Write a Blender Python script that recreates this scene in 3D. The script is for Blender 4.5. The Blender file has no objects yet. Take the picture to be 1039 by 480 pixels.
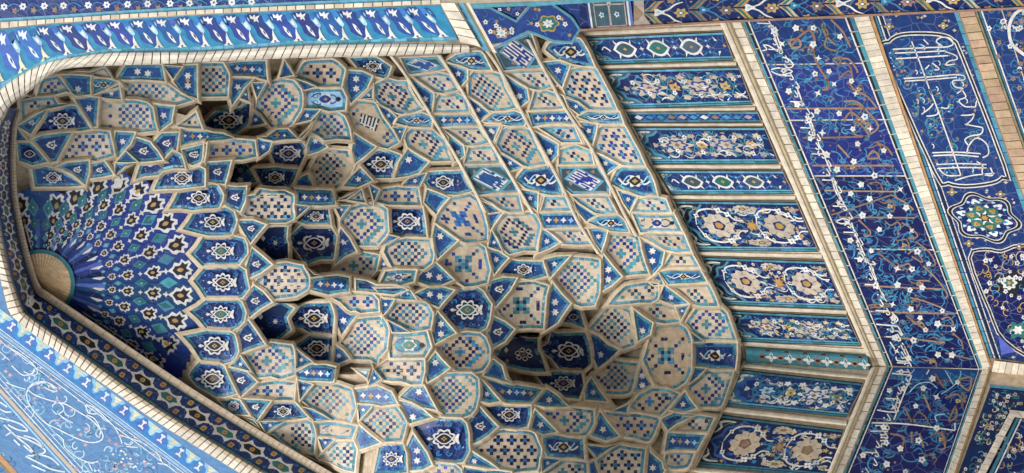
import bpy, math, random
import numpy as np
from mathutils import Vector
rnd = random.Random(11)
SC = bpy.context.scene
COL = SC.collection
R = math.radians

# ------------------------------------------------------------------ place: the portal stands D metres in front of the eye
W_PX, H_PX = 1039.0, 480.0
F, CX, CY = 1160.0, 873.0, 240.0
PITCH, YAW = R(24.0), R(45.0)
D = 12.0
EYE = Vector((0, 0, 1.6))
YF = 0.66 * D          # front plane of the arch
YI = 0.70 * D          # inner edge of the arch
XL = -1.278 * D        # left side wall
fwd = Vector((-math.sin(YAW) * math.cos(PITCH), math.cos(YAW) * math.cos(PITCH), math.sin(PITCH)))
right = Vector((math.cos(YAW), math.sin(YAW), 0))
up = right.cross(fwd)

def ray(x, y):
    return (right * (CY - y) + up * (CX - x) + fwd * F) / F

class PlaneY:                                    # walls facing the court
    def __init__(s, Y, off=0.0): s.Y = Y; s.off = off
    def p(s, x, y, lift=0.0):
        d = ray(x, y); return EYE + d * ((s.Y - s.off - lift) / d.y)
class PlaneX:
    def __init__(s, X, off=0.0): s.X = X; s.off = off
    def p(s, x, y, lift=0.0):
        d = ray(x, y); return EYE + d * ((s.X + s.off + lift) / d.x)

BACK, LEFT, FRONT = PlaneY(D), PlaneX(XL), PlaneY(YF)

# vault surface: smooth sheet through known points of walls, rim and crown
ctl = [(600,40,.99),(640,130,.99),(680,220,.99),(735,362,.985),(800,150,1.0),(800,360,1.0),(700,60,1.0),
 (520,60,.965),(440,70,.94),(370,70,.905),(560,230,.965),(470,190,.94),(400,180,.91),(650,300,.975),
 (400,290,.85),(300,250,.81),(200,270,.768),(60,285,.712),(130,270,.742),(300,120,.86),(470,300,.885),(560,320,.93),
 (250,80,.84),(190,75,.80),(110,100,.765),(60,150,.73),(20,110,.708),(12,200,.705),(100,180,.74),(190,180,.775),
 (30,310,.703),(140,372,.703),(200,400,.703),(270,440,.70),(220,340,.755),(330,340,.80),(-30,150,.70),(-20,250,.70)]
for (x, y) in ((735,372),(720,430),(705,475),(640,440),(560,480),(840,480),(600,410)):
    d = ray(x, y); k = XL * (0.985 if x > 690 else 0.96 if x > 620 else .93 if x>570 else .90)
    ctl.append((x, y, k / d.x * d.y / D))
for (x, y) in ((400,480),(330,478)):
    d = ray(x, y); ctl.append((x, y, XL * (.93 if x == 400 else .985) / d.x * d.y / D))
cp = np.array([(a / 100., b / 100.) for a, b, c in ctl]); cv = np.array([c for a, b, c in ctl])
def tps(r2):
    return 0.5 * r2 * np.log(np.maximum(r2, 1e-9))
n = len(cp)
A = np.zeros((n + 3, n + 3))
dd = ((cp[:, None, :] - cp[None, :, :]) ** 2).sum(-1)
A[:n, :n] = tps(dd) + np.eye(n) * 0.02
A[:n, n] = 1; A[:n, n + 1:] = cp; A[n, :n] = 1; A[n + 1:, :n] = cp.T
sol = np.linalg.solve(A, np.concatenate([cv, np.zeros(3)]))
GX0, GY0, GS = -60, -40, 4
gx = np.arange(GX0, 900, GS); gy = np.arange(GY0, 580, GS)
gxx, gyy = np.meshgrid(gx / 100., gy / 100., indexing='ij')
fld = sol[n] + sol[n + 1] * gxx + sol[n + 2] * gyy
for i in range(n):
    fld = fld + sol[i] * tps((gxx - cp[i, 0]) ** 2 + (gyy - cp[i, 1]) ** 2)
fld = np.minimum(fld, 0.986)
fld = fld.tolist()
def field(x, y):
    u = min(max((x - GX0) / GS, 0), len(gx) - 1.001); v = min(max((y - GY0) / GS, 0), len(gy) - 1.001)
    i, j = int(u), int(v); a, b = u - i, v - j
    return (fld[i][j] * (1 - a) + fld[i + 1][j] * a) * (1 - b) + (fld[i][j + 1] * (1 - a) + fld[i + 1][j + 1] * a) * b

# broad relief of the tiers: pendants stand forward, niches fall back
RELIEF = [(318,168,46,15,.38),(333,247,50,17,.42),(333,340,50,18,.42),(598,366,58,28,.75),(255,118,34,14,.28),(372,274,26,12,.2),
          (290,200,60,9,-.24),(305,288,62,10,-.28),(345,378,62,9,-.26),(300,143,40,8,-.18),(420,293,30,9,-.15),(560,412,40,12,-.28),(470,245,16,40,-.08),(640,300,34,12,-.12)]
rel = sum(a*np.exp(-((gxx*100-x)/sx)**2-((gyy*100-y)/sy)**2) for x, y, sx, sy, a in RELIEF).tolist()
def relief(x, y):
    u = min(max((x - GX0) / GS, 0), len(gx) - 1.001); v = min(max((y - GY0) / GS, 0), len(gy) - 1.001)
    i, j = int(u), int(v); a, b = u - i, v - j
    return (rel[i][j] * (1 - a) + rel[i + 1][j] * a) * (1 - b) + (rel[i][j + 1] * (1 - a) + rel[i + 1][j + 1] * a) * b
def vault(x, y, push=0.0):                       # push = metres away from the court along the line of the recess
    d = ray(x, y); t = field(x, y) * D / d.y + (push + relief(x, y)) / d.length
    return EYE + d * min(t, (D - .012 + min(push, 0)*.2) / d.y, (XL + .012) / d.x if d.x < 0 else 99)

# recesses: linear ramps of depth
ALC = {0: None,
 1: (256, 207, .75, 0, 0, 0, [(205,100),(262,100),(262,134),(212,137),(207,112)]),
 2: (312, 250, .75, 0, 0, 0, [(252,162),(278,143),(314,140),(316,192),(236,188),(245,166)]),
 3: (345, 262, .75, 0, 0, 0, [(254,249),(271,228),(312,210),(344,232),(344,280),(303,266),(276,264)]),
 4: (342, 260, .75, 0, 0, 0, [(253,323),(274,309),(330,298),(344,320),(340,374),(316,367),(296,349),(268,347)]),
 5: (392, 335, .30, 250, 290, .30, [(334,272),(396,256),(392,288),(352,281)]),
 6: (605, 505, 1.1, 0, 0, 0, [(500,362),(522,343),(556,340),(580,313),(600,330),(600,405),(576,408),(553,390),(526,390)]),
}
ALC[5] = (400, 332, .25, 0, 0, 0, ALC[5][6])
def deepen(a, x1, x0, P, zone=None):
    ALC[a] = (x1, x0, P)+ALC[a][3:6]+(ALC[a][6], zone or ALC[a][6])
deepen(1, 285, 205, .6, [(205,98),(285,98),(300,134),(212,139)])
deepen(2, 365, 262, .6, [(252,162),(278,143),(310,138),(362,150),(362,192),(316,193),(236,189)])
deepen(3, 398, 272, .7, [(254,249),(271,228),(312,210),(345,206),(394,208),(396,250),(344,282),(303,266),(276,264)])
deepen(4, 396, 272, .7, [(253,323),(274,309),(330,298),(345,318),(394,322),(394,364),(340,376),(316,367),(296,349),(268,347)])
deepen(5, 412, 332, .45)
deepen(6, 668, 530, 1.3, [(500,362),(522,343),(556,340),(580,313),(606,305),(648,325),(652,395),(640,412),(588,412),(553,390),(526,390)])
def alc_push(a, x, y):
    if not a: return 0.0
    x1, x0, P = ALC[a][:3]
    return P * min(1.0, max(0.0, (x1 - x) / (x1 - x0)))

for a_ in range(1, 7): ALC[a_+10] = (ALC[a_][0], ALC[a_][1], ALC[a_][2]*(.6 if a_ < 6 else .7))

# ------------------------------------------------------------------ materials
MATS = {}
def mat(name, rgb, rough=0.32, var=0.16, hue=0.02, dirt=0.25, bump=0.25, scale=9.0, spec=0.24, joint=0.0):
    m = bpy.data.materials.new(name); m.use_nodes = True
    nt = m.node_tree; N = nt.nodes; L = nt.links; N.clear()
    out = N.new('ShaderNodeOutputMaterial'); b = N.new('ShaderNodeBsdfPrincipled')
    L.new(b.outputs[0], out.inputs[0])
    b.inputs['Specular IOR Level'].default_value = spec
    geo = N.new('ShaderNodeNewGeometry'); tc = N.new('ShaderNodeTexCoord')
    hsv = N.new('ShaderNodeHueSaturation'); hsv.inputs['Color'].default_value = (*rgb, 1)
    mr = N.new('ShaderNodeMapRange'); mr.inputs[3].default_value = 1 - var; mr.inputs[4].default_value = 1 + var
    L.new(geo.outputs['Random Per Island'], mr.inputs[0])
    n1 = N.new('ShaderNodeTexNoise'); n1.inputs['Scale'].default_value = scale; n1.inputs['Detail'].default_value = 5
    L.new(tc.outputs['Object'], n1.inputs['Vector'])
    mr2 = N.new('ShaderNodeMapRange'); mr2.inputs[1].default_value = .3; mr2.inputs[2].default_value = .7
    mr2.inputs[3].default_value = 1 - dirt; mr2.inputs[4].default_value = 1 + dirt * .6
    L.new(n1.outputs[0], mr2.inputs[0])
    mul = N.new('ShaderNodeMath'); mul.operation = 'MULTIPLY'
    L.new(mr.outputs[0], mul.inputs[0]); L.new(mr2.outputs[0], mul.inputs[1]); L.new(mul.outputs[0], hsv.inputs['Value'])
    mh = N.new('ShaderNodeMapRange'); mh.inputs[3].default_value = .5 - hue; mh.inputs[4].default_value = .5 + hue
    wn = N.new('ShaderNodeTexWhiteNoise'); wn.noise_dimensions = '1D'
    L.new(geo.outputs['Random Per Island'], wn.inputs['W']); L.new(wn.outputs[0], mh.inputs[0]); L.new(mh.outputs[0], hsv.inputs['Hue'])
    last = hsv.outputs[0]
    # broad weathering: streaks and dusty patches
    n3 = N.new('ShaderNodeTexNoise'); n3.inputs['Scale'].default_value = 1.3; n3.inputs['Detail'].default_value = 8; n3.inputs['Roughness'].default_value = .65
    L.new(tc.outputs['Object'], n3.inputs['Vector'])
    mr3 = N.new('ShaderNodeMapRange'); mr3.inputs[1].default_value = .52; mr3.inputs[2].default_value = .78; mr3.inputs[4].default_value = .05 if rough < .5 else .2
    L.new(n3.outputs[0], mr3.inputs[0])
    mx = N.new('ShaderNodeMix'); mx.data_type = 'RGBA'
    mx.inputs[7].default_value = (.30, .24, .17, 1)
    L.new(mr3.outputs[0], mx.inputs[0]); L.new(last, mx.inputs[6]); last = mx.outputs[2]
    if joint > 0:                                 # hairline joints between cut tile pieces
        vo = N.new('ShaderNodeTexVoronoi'); vo.feature = 'DISTANCE_TO_EDGE'; vo.inputs['Scale'].default_value = joint
        L.new(tc.outputs['Object'], vo.inputs['Vector'])
        lt = N.new('ShaderNodeMath'); lt.operation = 'LESS_THAN'; lt.inputs[1].default_value = 0.018
        L.new(vo.outputs['Distance'], lt.inputs[0])
        sc = N.new('ShaderNodeMath'); sc.operation = 'MULTIPLY'; sc.inputs[1].default_value = .45
        L.new(lt.outputs[0], sc.inputs[0])
        m2 = N.new('ShaderNodeMix'); m2.data_type = 'RGBA'; m2.inputs[7].default_value = (.20, .25, .38, 1)
        L.new(sc.outputs[0], m2.inputs[0]); L.new(last, m2.inputs[6]); last = m2.outputs[2]
    L.new(last, b.inputs['Base Color'])
    rr = N.new('ShaderNodeMapRange'); rr.inputs[3].default_value = max(.05, rough - .12); rr.inputs[4].default_value = rough + .15
    L.new(n1.outputs[0], rr.inputs[0]); L.new(rr.outputs[0], b.inputs['Roughness'])
    n2 = N.new('ShaderNodeTexNoise'); n2.inputs['Scale'].default_value = 28; n2.inputs['Detail'].default_value = 3
    L.new(tc.outputs['Object'], n2.inputs['Vector'])
    bp = N.new('ShaderNodeBump'); bp.inputs['Strength'].default_value = bump; bp.inputs['Distance'].default_value = .01
    L.new(n2.outputs[0], bp.inputs['Height'])
    if rough < .5:                                # every glazed piece sits at its own slight tilt
        nrm = bp.outputs[0]
        srcs = [wn.outputs['Color']]
        if joint > 0:
            v2 = N.new('ShaderNodeTexVoronoi'); v2.inputs['Scale'].default_value = joint; L.new(tc.outputs['Object'], v2.inputs['Vector']); srcs.append(v2.outputs['Color'])
        for src in srcs:
            sb = N.new('ShaderNodeVectorMath'); sb.operation = 'SUBTRACT'; sb.inputs[1].default_value = (.5, .5, .5); L.new(src, sb.inputs[0])
            sc2 = N.new('ShaderNodeVectorMath'); sc2.operation = 'SCALE'; sc2.inputs['Scale'].default_value = .16; L.new(sb.outputs[0], sc2.inputs[0])
            ad = N.new('ShaderNodeVectorMath'); ad.operation = 'ADD'; L.new(nrm, ad.inputs[0]); L.new(sc2.outputs[0], ad.inputs[1]); nrm = ad.outputs[0]
        no = N.new('ShaderNodeVectorMath'); no.operation = 'NORMALIZE'; L.new(nrm, no.inputs[0]); nrm = no.outputs[0]
        L.new(nrm, b.inputs['Normal'])
    else: L.new(bp.outputs[0], b.inputs['Normal'])
    MATS[name] = m
    return m
mat('cobalt', (.013,.034,.175), joint=5.0, var=.3, hue=.012)
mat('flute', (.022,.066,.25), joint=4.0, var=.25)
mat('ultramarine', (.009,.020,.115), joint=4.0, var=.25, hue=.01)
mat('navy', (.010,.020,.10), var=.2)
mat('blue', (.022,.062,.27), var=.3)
mat('midblue', (.04,.16,.48), var=.25)
mat('turquoise', (.075,.28,.38), var=.3)
mat('cyan', (.13,.38,.52), var=.25)
mat('azure', (.05,.23,.43), var=.25)
mat('turqdeep', (.035,.22,.44), var=.25)
mat('teal', (.04,.20,.28), var=.2, joint=7)
mat('white', (.74,.74,.70), var=.08)
mat('tan', (.60,.505,.37), hue=.006, rough=.6, dirt=.22, spec=.25)
mat('buff', (.62,.54,.42), hue=.006, rough=.6, dirt=.25, spec=.25)
mat('fawn', (.53,.43,.30), hue=.006, rough=.6, dirt=.25, spec=.25)
mat('pink', (.50,.43,.355), var=.12)
mat('rib', (.63,.52,.35), hue=.006, rough=.7, dirt=.22, spec=.2, bump=.4)
mat('cream', (.68,.61,.48), hue=.006, rough=.75, dirt=.2, spec=.2, bump=.5)
mat('brick', (.72,.66,.54), hue=.006, rough=.75, var=.14, dirt=.2, spec=.2, bump=.6)
mat('redbrick', (.52,.37,.25), rough=.8, var=.18, dirt=.2, spec=.2, bump=.6)
mat('mortar', (.28,.22,.15), rough=.9, spec=.1)
mat('ochre', (.53,.34,.13), rough=.6, var=.12)
mat('gold', (.50,.32,.10), var=.2)
mat('sand', (.78,.61,.34), rough=.6, var=.1)
mat('brown', (.24,.15,.09), var=.2)
mat('umber', (.29,.19,.13), var=.2)
mat('black', (.018,.020,.028), var=.2)
mat('olive', (.24,.20,.12), rough=.6, var=.2)
mat('green', (.035,.17,.15), var=.2)
mat('slate', (.06,.11,.15), var=.25)
mat('skyblue', (.12,.25,.52), var=.1, joint=4)
mat('paleblue', (.33,.60,.80), var=.15)
mat('palewhite', (.72,.82,.88), var=.06)
mat('paleyellow', (.68,.68,.46), var=.1)
mat('rose', (.42,.30,.38), var=.15)
mat('periwinkle', (.10,.19,.52), var=.15)
mat('plaster', (.54,.45,.32), hue=.006, rough=.9, dirt=.25, spec=.15)
mat('paving', (.50,.475,.43), rough=.9, spec=.15)

# ------------------------------------------------------------------ mesh collection
class MB:
    def __init__(s): s.v = []; s.f = []; s.m = []; s.slots = []
    def slot(s, m):
        if m not in s.slots: s.slots.append(m)
        return s.slots.index(m)
    def poly(s, pts, m):
        b = len(s.v); s.v.extend(pts); s.f.append(tuple(range(b, b + len(pts)))); s.m.append(s.slot(m))
    def grid(s, rows, m, close=False):
        b = len(s.v); k = len(rows[0]); sl = s.slot(m)
        for r in rows: s.v.extend(r)
        for i in range(len(rows) - 1):
            for j in range(k if close else k - 1):
                j2 = (j + 1) % k
                s.f.append((b + i*k + j, b + i*k + j2, b + (i+1)*k + j2, b + (i+1)*k + j)); s.m.append(sl)
    def build(s, name, parent=None, origin=None, smooth=False):
        me = bpy.data.meshes.new(name)
        o = bpy.data.objects.new(name, me); COL.objects.link(o)
        off = Vector((0, 0, 0))
        if parent is not None and parent.type == 'EMPTY': off = parent.location
        elif parent is not None and parent.parent is not None: off = parent.parent.location
        me.from_pydata([tuple(p - off) for p in s.v], [], s.f)
        for m in s.slots: me.materials.append(MATS[m])
        me.polygons.foreach_set('material_index', s.m)
        if smooth: me.polygons.foreach_set('use_smooth', [True] * len(s.f))
        me.update()
        if parent is not None: o.parent = parent
        return o
def thing(name, label, cat, loc):
    o = bpy.data.objects.new(name, None); COL.objects.link(o); o.location = loc
    o['label'] = label; o['category'] = cat; o.empty_display_size = .3
    return o

# ------------------------------------------------------------------ 2-D helpers (survey drawing units)
def inside(p, poly):
    x, y = p; c = False; j = len(poly) - 1
    for i in range(len(poly)):
        xi, yi = poly[i]; xj, yj = poly[j]
        if (yi > y) != (yj > y) and x < (xj - xi) * (y - yi) / (yj - yi) + xi: c = not c
        j = i
    return c
def area(poly):
    return .5 * sum(poly[i-1][0] * poly[i][1] - poly[i][0] * poly[i-1][1] for i in range(len(poly)))
def offset(poly, d):                              # positive d = outward
    if area(poly) < 0: s = -1
    else: s = 1
    out = []; k = len(poly)
    for i in range(k):
        a, b, c = poly[i-1], poly[i], poly[(i+1) % k]
        e1 = (b[0]-a[0], b[1]-a[1]); e2 = (c[0]-b[0], c[1]-b[1])
        l1 = math.hypot(*e1) or 1; l2 = math.hypot(*e2) or 1
        n1 = (e1[1]/l1*s, -e1[0]/l1*s); n2 = (e2[1]/l2*s, -e2[0]/l2*s)
        nx, ny = n1[0]+n2[0], n1[1]+n2[1]; q = (1 + n1[0]*n2[0] + n1[1]*n2[1])
        q = max(q, .35)
        dx, dy = nx/q*d, ny/q*d
        m = math.hypot(dx, dy); lim = 2.2*abs(d)
        if m > lim: dx, dy = dx*lim/m, dy*lim/m
        out.append((b[0]+dx, b[1]+dy))
    return out
def centroid(poly):
    A_ = area(poly); cx = cy = 0
    for i in range(len(poly)):
        a, b = poly[i-1], poly[i]; w = a[0]*b[1]-b[0]*a[1]; cx += (a[0]+b[0])*w; cy += (a[1]+b[1])*w
    return cx/(6*A_), cy/(6*A_)
def catmull(pts, k=4, closed=False):
    if len(pts) < 3 and not closed: return pts
    out = []; n_ = len(pts)
    for i in range(n_ if closed else n_-1):
        g = (lambda q: pts[q % n_]) if closed else (lambda q: pts[min(max(q, 0), n_-1)])
        p0, p1, p2, p3 = g(i-1), g(i), g(i+1), g(i+2)
        for j in range(k):
            t = j/k
            out.append(tuple(.5*((2*p1[a]) + (-p0[a]+p2[a])*t + (2*p0[a]-5*p1[a]+4*p2[a]-p3[a])*t*t + (-p0[a]+3*p1[a]-3*p2[a]+p3[a])*t**3) for a in (0,1)))
    if not closed: out.append(pts[-1])
    return out

class Paint:
    """inlays tile pieces proud of a surface; P(x, y, lift) gives the 3-D point; M maps local to drawing units"""
    def __init__(s, mb, P, M=None, clip=None, dl=.0016): s.mb = mb; s.P = P; s.M = M or (lambda u, v: (u, v)); s.clip = clip; s.dl = dl
    def poly(s, pts, m, layer=1):
        q = [s.M(*p) for p in pts]
        if s.clip and not all(inside(p, s.clip) for p in q): return False
        s.mb.poly([s.P(x, y, layer*s.dl) for x, y in q], m); return True
    def star(s, u, v, r, m, k=6, inner=.5, layer=1, rot=0, sx=1, sy=1):
        pts = []
        for i in range(2*k):
            a = rot + math.pi*i/k; q = r if i % 2 == 0 else r*inner
            pts.append((u+q*sx*math.cos(a), v+q*sy*math.sin(a)))
        return s.poly(pts, m, layer)
    def lobe(s, u, v, rx, ry, m, k=5, amp=.2, layer=1, rot=0, n=None):
        n = n or max(12, k*5)
        return s.poly([(u+rx*(1-amp+amp*math.cos(k*(a)))*math.cos(a+rot), v+ry*(1-amp+amp*math.cos(k*a))*math.sin(a+rot)) for a in [2*math.pi*i/n for i in range(n)]], m, layer)
    def eye(s, u, v, rx, ry, m, layer=1, n=6):    # pointed ellipse
        pts = []
        for i in range(n): t = -1+2*i/n; pts.append((u+rx*t, v-ry*(1-t*t)))
        for i in range(n): t = 1-2*i/n; pts.append((u+rx*t, v+ry*(1-t*t)))
        return s.poly(pts, m, layer)
    def rhomb(s, u, v, rx, ry, m, layer=1):
        return s.poly([(u-rx, v), (u, v-ry), (u+rx, v), (u, v+ry)], m, layer)
    def ribbon(s, pts, w, m, layer=1, smooth=True, taper=False, closed=False, k=4):
        if smooth: pts = catmull(pts, k, closed)
        pts = [s.M(*p) for p in pts]; n_ = len(pts)
        if n_ < 2: return
        L_, R_ = [], []
        for i in range(n_):
            a = pts[i-1] if (i or closed) else pts[0]; b = pts[(i+1) % n_] if (closed or i < n_-1) else pts[-1]
            dx, dy = b[0]-a[0], b[1]-a[1]; l = math.hypot(dx, dy) or 1
            ww = w/2
            if taper: ww *= .25+.75*math.sin(math.pi*min(1, max(0, (i+.5)/n_)))
            L_.append((pts[i][0]-dy/l*ww, pts[i][1]+dx/l*ww)); R_.append((pts[i][0]+dy/l*ww, pts[i][1]-dx/l*ww))
        if closed: L_.append(L_[0]); R_.append(R_[0])
        if s.clip:
            keep = [inside(a, s.clip) and inside(b, s.clip) for a, b in zip(L_, R_)]
        else: keep = [True]*len(L_)
        run = []
        for a, b, kp in list(zip(L_, R_, keep)) + [(None, None, False)]:
            if kp: run.append((a, b))
            else:
                if len(run) > 1:
                    s.mb.grid([[s.P(*q[0], layer*s.dl) for q in run], [s.P(*q[1], layer*s.dl) for q in run]], m)
                run = []
    def flower(s, u, v, r, m='white', core='midblue', layer=2, k=5):
        if s.lobe(u, v, r, r, m, k=k, amp=.2, layer=layer, rot=rnd.random()*3, n=15):
            s.lobe(u, v, r*.28, r*.28, core, k=3, amp=0, layer=layer+1, n=6)
    def spiral(s, u, v, r, m, w, turns=1.2, a0=0, dirn=1, layer=1):
        pts = []
        for i in range(13):
            t = i/12; a = a0+dirn*turns*2*math.pi*t; q = r*(1-.8*t)
            pts.append((u+q*math.cos(a), v+q*math.sin(a)))
        s.ribbon(pts, w, m, layer, smooth=False)
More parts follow.
